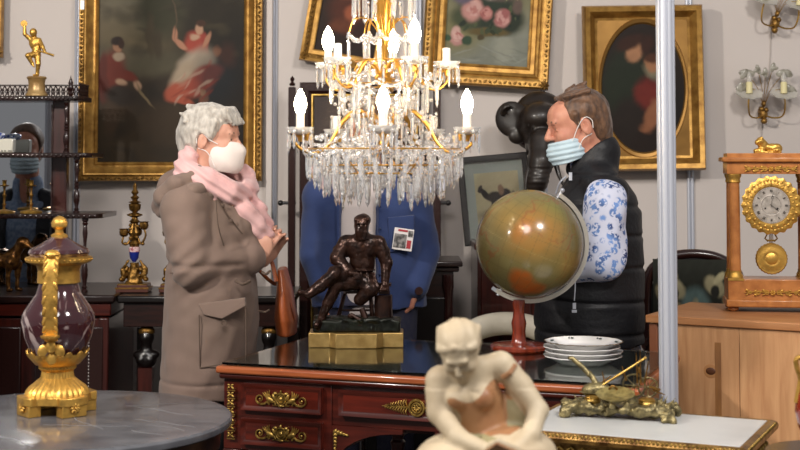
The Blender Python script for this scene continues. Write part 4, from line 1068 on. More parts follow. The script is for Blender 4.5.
B.e(p(-.030, 0, .046), (.108, .090, .094), R).e(p(-.070, 0, .010), (.070, .078, .085), R).e(p(.022, 0, .100), (.078, .070, .036), R @ RY(.25)).e(p(-.085, 0, -.045), (.034, .056, .050), R)
for i in range(26):
    a = random.uniform(-1.4, 1.4); b = random.uniform(-.4, 1.3)
    q = p(-.03+.10*math.cos(b)*random.uniform(-.9, .9), .075*math.sin(a), .055+.078*math.cos(a)*.9); B.c(q, q+R @ V(random.uniform(-.035, .02), random.uniform(-.01, .01), random.uniform(0, .018)), .016, .006, .012)
for y in np.linspace(-.055, .055, 9): B.c(p(.06, y, .112), p(.092+.006*random.random(), y*1.05, .066+.014*random.random()), .017, .006, .014)
for q in (-1, 1): B.c(p(.03, q*.072, .07), p(.022, q*.078, .022), .018, .007, .014)
B.e(p(.085, 0, -.02), (.075, .10, .075), R, .012, 's')
for q in (-1, 1): B.e(p(-.012, q*.085, -.008), (.024, .022, .034), R, .010, 's')
Rh = np.array(R)
solid('hair', B, .0032, HAIRG, wo, o_, disp=lambda P_: .0035*nz((P_-np.array(Hd.c)) @ Rh, 60, (.5, 1.6, .8))+.002*nz(P_, 160))
# clothes
SWEAT = M('pale_pink_sweater', '#c9aaa4', .85, bump=(300, .3, .001)); TROU = M('black_trousers', '#121114', .8)
B = S(.02).loft([(P(0, 312, YW).z, o_.x+.005, YW, .145, .165), (1.05, o_.x+.01, YW, .145, .15), (1.22, o_.x, YW, .10, .10)])
solid('sweater', B, .008, SWEAT, wo, o_)
B = S(.02); 
for h, k_, a in zip(hp, kn, an): B.chain([h, k_, a+V(0, 0, .02)], [.105, .08, .062], .02)
B.loft([(.80, o_.x, YW, .135, .165), (P(0, 306, YW).z, o_.x+.005, YW, .145, .16)], .04); solid('trousers', B, .008, TROU, wo, o_, disp=lambda P_: .003*nz(P_, 25, (1, 1, .4)))
for a in an: solid('shoe', S(.02).c(a-V(.04, 0, .05), a+V(.17, -.03, -.062), .043, .033).b(a+V(.06, -.01, -.085), (.13, .045, .010), .006), .006, BLACK, wo, o_)
COATM = M('taupe_coat_cloth', '#7e695f', .8, 0, '#726055', 4, .3, .7, bump=(380, .2, .001), sheen=.15)
COATE = M('coat_lining', '#5c4c42', .85)
B = S(.03)
def sec(py, cx, rx, ry, Y=YW, dy=0): q = P(cx, py, Y); return (q.z, q.x, Y+dy, rx/(1400/Y), ry)
B.loft([sec(392, 207, 45, .235), sec(360, 210, 46, .235), sec(325, 213, 47.5, .23), sec(290, 213, 47, .22), sec(262, 211, 45, .20), sec(232, 209, 42, .185), sec(212, 205, 37, .165), sec(196, 202, 30, .12), sec(184, 200, 22, .08)], .03, pw=2.0)
for _q in (-1, 1): B.c(w_(199, 190, _q*.05), w_(191, 205, _q*.155), .075, .085, .03)
B.chain([shR+V(.0, .02, .0), elR, wrR+V(-.035, -.01, .004)], [.092, .074, .056], .010); B.chain([shL, elL, wrL+V(-.045, 0, 0)], [.085, .074, .052], .012)
B.c(wrR+V(-.045, -.01, .003), wrR+V(-.022, -.008, .006), .057, .060, .004)
B.c(w_(214, 190, -.09), w_(244, 226, -.08), .030, .034, .014).c(w_(222, 190, .06), w_(250, 226, .03), .030, .03, .02).c(w_(244, 226, -.08), w_(252, 250, -.05), .034, .04, .03)
# rumpled hood on the back
B.e(w_(181, 188, -.02), (.075, .13, .036), RY(-.65), .010).e(w_(170, 206, -.04), (.030, .10, .022), RY(-.9), .006).e(w_(172, 200, 0), (.030, .11, .040), RY(.3), .014).c(w_(182, 182, -.09), w_(214, 192, -.135), .022, .020, .008).c(w_(190, 178, .09), w_(222, 194, .12), .024, .020, .02)
B.b((o_.x+.23, YW+.03, .85), (.14, .055, .45), .02, RZ(-.25), .02, 's')
_ox = o_.x
def folds(P_):
    z = P_[:, 2]; a = np.arctan2(P_[:, 1]-YW, P_[:, 0]-_ox)
    up = np.clip((z-1.0)/.1, 0, 1)
    f = .0055*nz(P_, 13, (1, 1, .35))+.0035*up*nz(P_, 26, (1, 1, .8))+.0022*nz(P_, 60)
    f = f+.010*np.exp(-((z-1.075)/.012)**2)*(1-np.clip((P_[:, 0]-_ox-.13)/.03, 0, 1))           # waist drawcord
    f = f+.004*np.exp(-((z-.655)/.006)**2)
    arm = np.exp(-((P_[:, 0]-elR.x)**2+(z-elR.z)**2)/.012)*(P_[:, 1] < YW-.1)
    return f+arm*.004*np.sin((P_[:, 0]*.8-z)*95+nz(P_, 20))
coat = solid('coat', B, .0062, COATM, wo, o_, disp=folds)
B = S(.012)
B.chain([w_(163, 207, -.06), w_(169, 196, -.14), w_(184, 183, -.165), w_(203, 172, -.115)], [.026, .034, .034, .022], .012)
B.chain([w_(166, 212, -.10), w_(182, 203, -.175), w_(200, 190, -.175), w_(212, 184, -.13)], [.018, .030, .028, .018], .012)
B.chain([w_(164, 200, .0), w_(172, 186, .0), w_(188, 174, .0)], [.03, .05, .05], .02)
solid('hood', B, .0045, COATM, coat, o_, disp=lambda P_: .0045*nz(P_, 34, (1, 1, 1.4))+.002*nz(P_, 80))
obj('hood_lining', G().tube(smooth_path([w_(180, 181, -.10), w_(190, 174, -.125), w_(203, 176, -.135), w_(214, 186, -.13)], 5), [.012]*6+[.016]*9+[.010], 10), COATE, coat, origin=o_)
g = G()
g.tube(smooth_path([onc(216, 200, YW-.215), onc(218, 225, YW-.235), onc(224, 246, YW-.20)], 4), .0022, 5)
obj('sleeve_seam', g, COATE, coat, origin=o_)
g = G().tube(smooth_path([w_(222, 196, -.135), w_(232, 214, -.135), w_(246, 232, -.12)], 5), .007, 8, flat=.4)
obj('placket_edge', g, COATE, coat, origin=o_)
for a, b in ((228, 204), (236, 219)): obj('snap_button', G().ell(w_(a, b, -.150), (.007, .003, .007), None, 10), COATE, coat, origin=o_)
# flap pocket, button, toggles, seams
yp = YW-.246
g = G(); q = [onc(198, 304, yp+.014), onc(245, 298, yp+.02), onc(246, 306, yp+.017), onc(222, 319, yp+.004), onc(203, 315, yp+.008)]
g.add(q+[v+V(0, .03, 0) for v in q], [(0,1,2,3,4)[::-1], (5,6,7,8,9)]+[(i, (i+1) % 5, 5+(i+1) % 5, 5+i) for i in range(5)]); obj('pocket_flap', g, COATM, coat, smooth=False, bevel=.004, origin=o_)
obj('button', G().lathe([(.0, .004), (.006, .004), (.0075, .006), (.011, .006), (.011, 0), (0, 0)], 16, onc(224, 323, yp+.0), RX(pi/2)), COATE, coat, origin=o_)
g = G()
for a, b in (((199, 315), (200, 368)), ((200, 368), (246, 360)), ((246, 360), (246, 308)), ((170, 273), (205, 275))): g.tube([onc(*a, yp+.008), onc((a[0]+b[0])/2, (a[1]+b[1])/2, yp+.004), onc(*b, yp+.010)], .0022, 5)
obj('pocket_seam', g, COATE, coat, origin=o_)
g = G()
g.tube(smooth_path([onc(236, 281, yp+.04), onc(243, 284, yp+.02), onc(250, 281, yp+.05)], 4), .006, 8); g.tube(smooth_path([onc(262, 272, YW-.10), onc(266, 274, YW-.12), onc(270, 271, YW-.10)], 4), .005, 8)
g.tube(smooth_path([onc(259, 311, YW-.13), onc(265, 312, YW-.14), onc(269, 310, YW-.12)], 4), .004, 8)
obj('toggle', g, COATE, coat, origin=o_)
# scarf
SCARF = M('pale_pink_scarf', '#d9b0ae', .85, 0, '#cf9f9e', 14, .3, .7, bump=(260, .35, .002), sheen=.3)
B = S(.016)
B.chain(smooth_path([w_(190, 160, -.05), w_(188, 172, -.10), w_(204, 182, -.125), w_(222, 188, -.115), w_(240, 193, -.07), w_(248, 192, .0), w_(244, 180, .07), w_(222, 170, .10), w_(200, 162, .085), w_(190, 159, .0), w_(190, 160, -.05)], 3), [.034]*31, .012, sq=((0, 0, 1), 1.25))
B.chain([w_(199, 170, -.10), w_(214, 180, -.125), w_(234, 192, -.11), w_(243, 200, -.08)], [.030, .036, .038, .030])
B.chain([w_(236, 196, -.08), w_(248, 210, -.10), w_(259, 224, -.08), w_(266, 234, -.06)], [.036, .036, .034, .034], .012, sq=((0, 1, 0), .6))
B.chain([w_(244, 190, -.02), w_(258, 208, -.04), w_(267, 226, -.03)], [.032, .030, .030], .012, sq=((0, 1, 0), .6))
for i in range(9): B.c(w_(258+i*1.3, 236-i*.5, -.07+i*.006), w_(259.5+i*1.3, 243-i*.8, -.07+i*.006), .004, .0028, .002)
solid('scarf', B, .0036, SCARF, wo, o_, disp=lambda P_: .004*np.sin((P_[:, 0]*.75+P_[:, 2])*150+2.0*nz(P_, 14))*.9+.002*nz(P_, 60))
# tan handbag hanging at her far side
bo = w_(283, 300, .12)
hb = thing('handbag', 'tan brown leather handbag hanging at the far side of the taupe coat', 'handbag', (bo.x, bo.y, 0))
LEA = M('tan_leather', '#a4562c', .4, 0, '#7e3c1c', 10, .35, .7, coat=.2)
B = S(.02).loft([(P(0, 334, bo.y).z, bo.x+.005, bo.y, .038, .12), (P(0, 318, bo.y).z, bo.x+.004, bo.y, .042, .13), (P(0, 290, bo.y).z, bo.x-.004, bo.y, .030, .12), (P(0, 268, bo.y).z, bo.x-.014, bo.y, .016, .10)])
bg = solid('bag_body', B, .005, LEA, hb, (bo.x, bo.y, 0), disp=lambda P_: .002*nz(P_, 30))
obj('strap', G().tube(smooth_path([w_(276, 282, .02), w_(268, 258, .06), w_(240, 215, .12), w_(212, 186, .16), w_(196, 184, .15), w_(215, 230, .25), w_(262, 285, .24), w_(279, 286, .18)], 5), .009, 8, flat=.35), LEA, hb, origin=(bo.x, bo.y, 0))
obj('flap_edge', G().tube(smooth_path([w_(281, 284, .05), w_(289, 305, .03), w_(293, 322, .04), w_(286, 332, .05)], 4), .0035, 6), M('dark_leather_edge', '#5c2a16', .5), hb, origin=(bo.x, bo.y, 0))

# ---------------------------------------------------------------- man in the quilted vest
YM_ = 5.42; sm = 1400/YM_
def m_(px, py, dy=0): return P(px, py, YM_)+V(0, dy, 0)
om = m_(589, 300); om.z = 0
mo = thing('person', 'person in black quilted vest and blue floral shirt, pale blue mask, beside the globe', 'person', om)
Hd = Head(m_(577, 127), head_R(math.radians(180+8), math.radians(12)), 1.10)
B = S(.02); Hd.add(B, m_(594, 178))
B.loft([(1.24, om.x, YM_, .09, .14), (1.15, om.x, YM_, .12, .17), (1.0, om.x, YM_, .13, .17), (.88, om.x, YM_, .13, .17)], .03)
B.c(m_(595, 186, -.02), m_(597, 196, -.16), .05, .045, .04).c(m_(595, 186, .02), m_(597, 196, .16), .05, .045, .04)
shL, elL, wrL = m_(598, 198, -.20), m_(594, 256, -.235), m_(545, 272, -.13)
shR, elR, wrR = m_(597, 197, .20), m_(590, 262, .23), m_(545, 268, .10)
B.chain([shL, elL, wrL], [.055, .045, .03], .02); B.chain([shR, elR, wrR], [.055, .045, .03], .02)
hand(B, wrL, (-.9, .1, -.1), (.0, .6, -.8), 1.0, .5, -1); hand(B, wrR, (-.9, -.2, -.1), (0, -.5, -.8), 1.0, .5, 1)
hp = [V(om.x, YM_-.10, .9), V(om.x, YM_+.10, .9)]; kn = [V(om.x-.02, YM_-.10, .50), V(om.x-.02, YM_+.10, .50)]; an = [V(om.x, YM_-.10, .095), V(om.x, YM_+.10, .095)]
leg_pair(B, hp, kn, an, (-1, -.1, 0), (.09, .06, .045))
solid('body', B, .0045, SKINR, mo, om)
Hd.eyes(mo, om)
BMASK = M('pale_blue_mask', '#b2c6d0', .75, bump=(350, .2, .001))
Hd.mask('face_mask', mo, om, BMASK, -.112, -.034, .98, pleats=True, pull=.004)
HAIRB = M('brown_hair', '#6b4c35', .5, 0, '#3d2a1e', 60, .35, .7, stretch=(1, 1, .35), bump=(160, .6, .003), sheen=.2)
B = S(.02); p, R = Hd.p, Hd.R
B.e(p(-.026, 0, .048), (.110, .090, .094), R).e(p(-.070, 0, -.005), (.060, .080, .090), R).e(p(-.078, 0, -.060), (.036, .056, .045), R)
for y in np.linspace(-.06, .06, 8): B.c(p(.035, y, .112), p(-.05, y*1.1, .135-.3*abs(y)), .010, .010, .012)
B.c(p(-.03, .0, .13), p(-.06, .02, .148), .014, .005, .01).c(p(.0, -.02, .13), p(-.03, -.03, .146), .012, .005, .01)
B.e(p(.108, 0, .045), (.090, .12, .105), R, .012, 's').e(p(.088, 0, -.05), (.085, .12, .06), R, .012, 's')
for q in (-1, 1): B.e(p(-.010, q*.092, -.012), (.026, .024, .036), R, .010, 's'); B.c(p(.016, q*.074, .045), p(.012, q*.077, .005), .014, .007, .008)
Rh2 = np.array(R); hc2 = np.array(Hd.c)
solid('hair', B, .0034, HAIRB, mo, om, disp=lambda P_: .0028*nz((P_-hc2) @ Rh2, 70, (.6, 1.8, .6))+.0012*nz(P_, 160))
# printed shirt: flowers in the cloth pattern
SH = M('floral_print_shirt', '#c9cede', .75); nt = SH.node_tree; N, Lk = nt.nodes, nt.links
tc = N.new('ShaderNodeTexCoord'); vo = N.new('ShaderNodeTexVoronoi'); vo.inputs['Scale'].default_value = 30; no = N.new('ShaderNodeTexNoise'); no.inputs['Scale'].default_value = 85; no.inputs['Detail'].default_value = 2
r1 = N.new('ShaderNodeValToRGB'); r1.color_ramp.elements[0].position = .42; r1.color_ramp.elements[1].position = .58; r1.color_ramp.elements[0].color = (1,1,1,1); r1.color_ramp.elements[1].color = (0,0,0,1)
r2 = N.new('ShaderNodeValToRGB'); r2.color_ramp.elements[0].position = .45; r2.color_ramp.elements[1].position = .49
n3 = N.new('ShaderNodeTexNoise'); n3.inputs['Scale'].default_value = 9; r3 = N.new('ShaderNodeValToRGB'); r3.color_ramp.elements[0].position = .40; r3.color_ramp.elements[1].position = .60
r3.color_ramp.elements[0].color = lin4('#1f2f66'); r3.color_ramp.elements[1].color = lin4('#6f93cf')
mu = N.new('ShaderNodeMath'); mu.operation = 'MULTIPLY'; mx_ = N.new('ShaderNodeMix'); mx_.data_type = 'RGBA'
for n in (vo, no, n3): Lk.new(tc.outputs['Object'], n.inputs['Vector'])
Lk.new(vo.outputs['Distance'], r1.inputs[0]); Lk.new(no.outputs['Fac'], r2.inputs[0]); Lk.new(r1.outputs[0], mu.inputs[0]); Lk.new(r2.outputs[0], mu.inputs[1]); Lk.new(n3.outputs['Fac'], r3.inputs[0])
Lk.new(mu.outputs[0], mx_.inputs[0]); mx_.inputs[6].default_value = lin4('#c9cde0'); Lk.new(r3.outputs[0], mx_.inputs[7]); Lk.new(mx_.outputs[2], N['Principled BSDF'].inputs['Base Color'])
B = S(.03)
B.loft([sec(352, 589, 50, .215, YM_), sec(300, 589, 46, .20, YM_), sec(220, 594, 40, .17, YM_), sec(200, 596, 32, .13, YM_)], pw=2.0)
B.chain([shL, elL, wrL], [.082, .080, .05], .012); B.chain([shR, elR, wrR], [.086, .074, .05], .03)
B.c(m_(590, 166, 0), m_(593, 176, 0), .075, .088, .01)
solid('shirt', B, .006, SH, mo, om, disp=lambda P_: .007*nz(P_, 20, (1, 1, 1.6))+.003*nz(P_, 46))
VEST = M('black_quilted_nylon', '#18181b', .50, 0, bump=(60, .5, .004), spec=.4)
B = S(.03)
B.loft([sec(341, 589, 53, .225, YM_), sec(318, 589, 54, .23, YM_), sec(280, 591, 52, .225, YM_), sec(240, 595, 47, .215, YM_), sec(212, 597, 43, .19, YM_), sec(195, 597, 37, .15, YM_), sec(180, 596, 28, .10, YM_)], .02, pw=2.0)
for _q in (-1, 1): B.c(m_(595, 182, _q*.06), m_(602, 192, _q*.165), .080, .072, .03)
B.c(m_(597, 152, .0), m_(592, 172, 0), .088, .098, .02)
B.e(m_(584, 142, 0), (.13, .085, .050), RY(-.45), .01, 's').e(m_(560, 168, 0), (.060, .035, .08), RY(.3), .02, 's')
B.chain([shL+V(.0, -.10, .03), elL+V(0, -.10, 0)], [.088, .10], .01); B.ops.pop()
B.c(shL+V(-.01, -.07, -.03), elL+V(-.02, -.07, -.01), .078, .088, .012, 's').c(shR+V(-.01, .07, -.03), elR+V(-.02, .07, -.01), .078, .088, .012, 's')
zq = [P(0, y, YM_).z for y in (176, 205, 233, 264, 298, 330)]
def quilt(P_):
    z = P_[:, 2]+.10*0; z = z+.035*(P_[:, 0]-om.x)+.004*nz(P_, 12)
    d = np.min([np.abs(z-q) for q in zq], 0)
    return .007*np.exp(-(d/.008)**2)-.003+.0055*nz(P_, 22, (1, 1, .8))*np.clip(d/.03, 0, 1)
vest = solid('quilted_vest', B, .0055, VEST, mo, om, disp=quilt)
obj('zip', G().tube([m_(566, 262, -.245), m_(567, 280, -.255), m_(566, 294, -.258)], .0022, 6).box(m_(566, 299, -.258), (.012, .004, .022)).box(m_(566, 304, -.258), (.018, .004, .010)), ALU, vest, origin=om, label='chrome zip pull')
g = G().tube(smooth_path([m_(553, 193, -.10), m_(556, 182, -.13), m_(562, 176, -.14)], 4), .0035, 6).box(m_(566, 176, -.14), (.012, .006, .03))
obj('collar_zip', g, ALU, vest, origin=om)
B = S(.02)
for h, k_, a in zip(hp, kn, an): B.chain([h, k_, a+V(0, 0, .02)], [.115, .09, .07], .02)
B.loft([(.84, om.x, YM_, .16, .18), (P(0, 342, YM_).z, om.x, YM_, .17, .19)], .04); solid('jeans', B, .009, M('light_blue_jeans', '#7c8092', .85, 0, '#6c7084', 40, .4, .6), mo, om)
for a in an: solid('shoe', S(.02).c(a-V(-.04, 0, .05), a+V(-.18, 0, -.062), .045, .035).b(a+V(-.06, 0, -.085), (.14, .048, .010), .006), .007, BLACK, mo, om)

# ---------------------------------------------------------------- man in the blue jacket
YJ = 6.02
def j_(px, py, dy=0): return P(px, py, YJ)+V(0, dy, 0)
oj = j_(368, 300); oj.z = 0
jo = thing('person', 'person in blue overshirt and grey t-shirt standing behind the desk, head behind the chandelier', 'person', oj)
Hd = Head(j_(366, 131), head_R(math.radians(-96), math.radians(14)), 1.0)
B = S(.02); Hd.add(B, j_(367, 180))
B.loft([(1.26, oj.x, YJ, .13, .07), (1.15, oj.x, YJ, .16, .09), (1.0, oj.x, YJ, .16, .11), (.88, oj.x, YJ, .17, .12)], .03)
shR, elR, wrR = j_(320, 200), j_(316, 254, .02), j_(326, 296, -.07)
shL, elL, wrL = j_(417, 200), j_(424, 252, .02), j_(416, 288, -.09)
B.c(j_(360, 190), shR+V(.01, 0, -.02), .045, .045, .04).c(j_(376, 190), shL+V(-.01, 0, -.02), .045, .045, .04)
B.chain([shR, elR, wrR], [.05, .042, .028], .02); B.chain([shL, elL, wrL], [.05, .042, .028], .02)
hand(B, wrR, (.35, .55, -.75), (.9, -.2, .2), 1.0, .3, 1); hand(B, wrL, (-.45, .60, -.65), (-.9, -.2, .2), 1.0, .3, -1)
hp = [V(oj.x-.10, YJ, .88), V(oj.x+.10, YJ, .88)]; kn = [V(oj.x-.11, YJ-.02, .48), V(oj.x+.11, YJ-.02, .48)]; an = [V(oj.x-.12, YJ, .095), V(oj.x+.12, YJ, .095)]
leg_pair(B, hp, kn, an, (0, -1, 0), (.09, .06, .045))
solid('body', B, .005, SKINR, jo, oj); Hd.eyes(jo, oj)
Hd.mask('face_mask', jo, oj, M('dark_blue_mask', '#2c3560', .75), -.11, -.006, 1.0, True)
B = S(.02); p, R = Hd.p, Hd.R
B.e(p(-.026, 0, .050), (.106, .088, .092), R).e(p(-.065, 0, -.005), (.06, .078, .09), R).e(p(.095, 0, .0), (.085, .12, .095), R, .012, 's')
solid('hair', B, .0045, HAIRB, jo, oj, disp=lambda P_: .003*nz(P_, 60))
B = S(.02).loft([sec(312, 369, 44, .12, YJ), sec(250, 366, 46, .13, YJ), sec(205, 366, 44, .12, YJ), sec(190, 366, 34, .09, YJ)]).c(j_(367, 174), j_(367, 190), .068, .09)
for _q in (-1, 1): B.c(j_(367+_q*8, 184), j_(367+_q*36, 196), .06, .06)
solid('t_shirt', B, .007, M('grey_t_shirt', '#bdb3b0', .85), jo, oj, disp=lambda P_: .004*nz(P_, 24, (1, 1, .5)))
JACK = M('blue_overshirt_cloth', '#2b3c68', .85, 0, '#24335c', 5, .3, .7, bump=(380, .2, .001), sheen=.15)
B = S(.03)
B.loft([sec(306, 369, 56, .165, YJ), sec(280, 369, 57, .17, YJ), sec(240, 369, 57, .165, YJ), sec(208, 369, 52, .14, YJ), sec(194, 368, 42, .11, YJ)], pw=2.0)
for _q in (-1, 1): B.c(j_(368+_q*14, 184), j_(368+_q*46, 196), .078, .086)
B.c(j_(367, 168, .02), j_(367, 180, .01), .085, .095, .02)
B.chain([shR+V(.01, 0, -.01), elR, wrR+V(0, 0, .035)], [.082, .068, .055], .014); B.chain([shL+V(-.01, 0, -.01), elL, wrL+V(0, 0, .012)], [.082, .068, .055], .014)
xa_, xb_ = j_(343, 0).x, j_(377, 0).x
B.b(((xa_+xb_)/2, YJ-.17, 1.0), ((xb_-xa_)/2, .14, .6), .01, None, .012, 's')
B.c(j_(367, 150, -.02), j_(367, 178, -.04), .078, .068, .012, 's')
def fj(P_):
    z, x = P_[:, 2], P_[:, 0]
    return .008*nz(P_, 14, (1, 1, .45))+.003*nz(P_, 40)
jk = solid('overshirt', B, .0062, JACK, jo, oj, disp=fj)
g = G()
for a, b in ((341.5, 0), (378.5, 0)): g.tube([j_(a, 190, -.150), j_(a, 240, -.172), j_(a, 300, -.172)], .006, 6, flat=.5)
obj('placket', g, JACK, jk, origin=oj)
g = G()
for q in range(5): g.ell(j_(380.5, 205+q*22, -.176), (.006, .003, .006), None, 10)
obj('button', g, M('navy_button', '#1c2748', .3), jk, origin=oj)
pk = [j_(388, 216, -.158), j_(414, 214, -.135), j_(414, 246, -.142), j_(390, 250, -.166)]
obj('chest_pocket', G().add(pk+[v+V(0, .05, 0) for v in pk], [(3,2,1,0), (4,5,6,7)]+[(i, (i+1) % 4, 4+(i+1) % 4, 4+i) for i in range(4)]), JACK, jk, smooth=False, bevel=.004, origin=oj)
B = S(.02)
for h, k_, a in zip(hp, kn, an): B.chain([h, k_, a+V(0, 0, .02)], [.115, .09, .075], .02)
B.loft([(.84, oj.x, YJ, .19, .13), (P(0, 302, YJ).z, oj.x, YJ, .205, .15)], .04); solid('jeans', B, .009, M('dark_jeans', '#2b2c3c', .85, 0, '#24253a', 40, .4, .6), jo, oj)
for a in an: solid('shoe', S(.02).c(a-V(0, -.04, .05), a+V(0, -.18, -.062), .045, .035).b(a+V(0, -.06, -.085), (.048, .14, .010), .006), .007, BLACK, jo, oj)
wt_ = thing('wristwatch', 'black wristwatch on the arm in the blue sleeve', 'watch', wrL)
obj('watch_strap', G().lathe([(.041, -.012), (.044, -.010), (.044, .010), (.041, .012)], 24, (0, 0, 0), align(elL-wrL)), BLACK, wt_)
obj('watch_face', G().lathe([(0, .010), (.015, .010), (.018, .006), (.018, 0)], 20, (.01, -.043, 0), RX(pi/2)), DARKV, wt_)
br = thing('brochure', 'folded black and white brochure with red stripe in the blue chest pocket', 'brochure', j_(403, 237, -.175)); br.rotation_euler = (0, math.radians(8), 0)
g = G().box((0, 0, 0), (.082, .004, .090)); obj('paper', g, M('white_paper', '#d5d0cf', .5), br, smooth=False)
g = G().box((-.012, -.003, -.008), (.052, .002, .058)).box((.028, -.003, .026), (.02, .002, .026)); obj('photo_print', g, M('dark_print', '#3a3838', .5, 0, '#8a8684', 60, .4, .6), br)
obj('red_stripe', G().box((.026, -.003, -.018), (.018, .002, .034)).box((-.005, -.0035, .036), (.04, .002, .008)), M('red_print', '#a03038', .5), br)

# ---------------------------------------------------------------- man at the mirror, just outside the frame
orf = V(-1.93, 5.72, 0)
ro = thing('person', 'person in dark jacket and pale blue mask, seen in the etagere mirror', 'person', orf)
Hd = Head(orf+V(0, .05, 1.50), head_R(math.radians(84), math.radians(4)), 1.0)
B = S(.02); Hd.add(B, orf+V(0, 0, 1.26))
B.loft([(1.14, orf.x, orf.y, .13, .08), (1.0, orf.x, orf.y, .16, .11), (.85, orf.x, orf.y, .16, .12)], .03)
shs = [orf+V(q*.19, 0, 1.20) for q in (-1, 1)]; els = [orf+V(q*.23, -.05, .95) for q in (-1, 1)]; wrs = [orf+V(q*.20, -.02, .74) for q in (-1, 1)]
for q, a, b, c_ in zip((-1, 1), shs, els, wrs): B.c(orf+V(q*.03, 0, 1.19), a-V(0, 0, .02), .045, .045, .04); B.chain([a, b, c_], [.05, .042, .028], .02); hand(B, c_, (0, .1, -1), (-q, 0, 0), 1.0, .5, q)
hp = [orf+V(q*.09, 0, .82) for q in (-1, 1)]; kn = [orf+V(q*.10, .02, .46) for q in (-1, 1)]; an = [orf+V(q*.10, 0, .095) for q in (-1, 1)]
leg_pair(B, hp, kn, an, (0, 1, 0)); solid('body', B, .005, SKINR, ro, orf); Hd.eyes(ro, orf)
Hd.mask('face_mask', ro, orf, BMASK, -.115, -.012, 1.0, True)
B = S(.02); p, R = Hd.p, Hd.R
B.e(p(-.026, 0, .050), (.106, .088, .092), R).e(p(-.065, 0, -.005), (.06, .078, .09), R).e(p(.095, 0, .005), (.085, .12, .100), R, .012, 's')
solid('hair', B, .005, HAIRB, ro, orf, disp=lambda P_: .003*nz(P_, 60))
B = S(.02).loft([(.80, orf.x, orf.y, .18, .14), (1.1, orf.x, orf.y, .18, .14), (1.24, orf.x, orf.y, .14, .10)]).c(orf+V(0, 0, 1.25), orf+V(0, 0, 1.32), .085, .078).e(orf+V(0, .10, 1.30), (.035, .06, .10), None, .01, 's')
solid('shirt', B, .007, M('blue_shirt', '#8fa0b8', .8, 0, '#6f84a4', 60, .4, .6), ro, orf)
B = S(.03).loft([(.72, orf.x, orf.y, .21, .17), (1.1, orf.x, orf.y, .20, .16), (1.2, orf.x, orf.y, .15, .11)])
for _q in (-1, 1): B.c(orf+V(_q*.07, 0, 1.24), orf+V(_q*.18, 0, 1.19), .07, .08)
for a, b, c_ in zip(shs, els, wrs): B.chain([a, b, c_+V(0, 0, .03)], [.08, .07, .052], .03)
B.b(orf+V(0, .17, 1.0), (.075, .12, .5), .01, None, .012, 's'); solid('jacket', B, .007, M('dark_jacket', '#24262c', .7), ro, orf, disp=lambda P_: .006*nz(P_, 16))
B = S(.02)
for h, k_, a in zip(hp, kn, an): B.chain([h, k_, a+V(0, 0, .02)], [.11, .085, .07], .02)
solid('jeans', B, .01, M('dark_trousers', '#1f2026', .85), ro, orf)
for a in an: solid('shoe', S(.02).c(a-V(0, .04, .05), a+V(0, .18, -.062), .045, .035).b(a+V(0, .06, -.085), (.048, .14, .010), .006), .008, BLACK, ro, orf)
# ================================================================== CHANDELIER
YC = 4.3; mc = YC/1400; c0 = P(384, 160, YC)
cz = c0.z
chd = thing('chandelier', 'crystal chandelier with gilt arms, five-armed tiers and candle bulbs, partly lit', 'chandelier', (c0.x, YC, cz))
CRY = M('crystal', '#ffffff', .04, 0, trans=.80, ior=1.5, spec=.9, coat=.6)
DISHM = M('cut_glass_dish', '#ffffff', .12, 0, trans=.5, ior=1.4)
CGOLD = M('chandelier_gilt', '#d6a24c', .3, .9)
CANDLE = M('candle_sleeve', '#ece6da', .5)
def zc(py): return (160-py)*mc
def rad(R, a, py): return V(R*mc*math.cos(a), R*mc*math.sin(a), zc(py))
g = G().lathe([(r*mc, zc(y)) for r, y in ((0, 150), (3, 149), (6, 144), (4, 138), (3, 130), (5, 124), (8, 118), (5, 112), (3, 105), (3, 92), (6, 86), (10, 78), (6, 70), (3.5, 64), (3.5, 52), (5, 40), (7, 20), (10, 2), (12, -10), (8, -20), (3, -26), (3, -44), (7, -50), (9, -56), (5, -62), (2, -66), (2, -110), (6, -116), (0, -120))], 32, flute=(12, .07, 14, 19))
obj('stem', g, CGOLD, chd)
g = G(); zt_ = zc(-118)
for k in range(26):
    c_ = V(0, 0, zt_+.02+k*.030); Rk = RZ(pi/2*(k % 2)); g.tube([c_+Rk @ V(.009*math.cos(q*pi/4), 0, .020*math.sin(q*pi/4)) for q in range(8)], .0025, 5, closed=True)
obj('hanging_chain', g, CGOLD, chd)
def candle_bulb(par, base, lit, tilt=0):
    obj('candle_sleeve', G().lathe([(4.0*mc, 0), (4.0*mc, 18*mc), (3.2*mc, 19*mc)], 16, base), CANDLE, par)
    if lit:
        obj('flame_bulb', G().lathe([(3.2*mc, 18*mc), (4.6*mc, 21*mc), (6.2*mc, 27*mc), (5.6*mc, 32*mc), (3.4*mc, 38*mc), (1.2*mc, 42*mc), (.1*mc, 43*mc)], 18, base), BULB, par)
BULB = M('lit_bulb', '#fff2dc', .3, emit=('#ffe7bf', 70))
DROPS = []      # (position, length, width)
dish_prof = [(0, -1.5), (5, -1.5), (9.5, .5), (12.5, 4.5), (13.4, 6.2), (12.2, 5.2), (8.5, 2.2), (3, 1), (0, 1)]
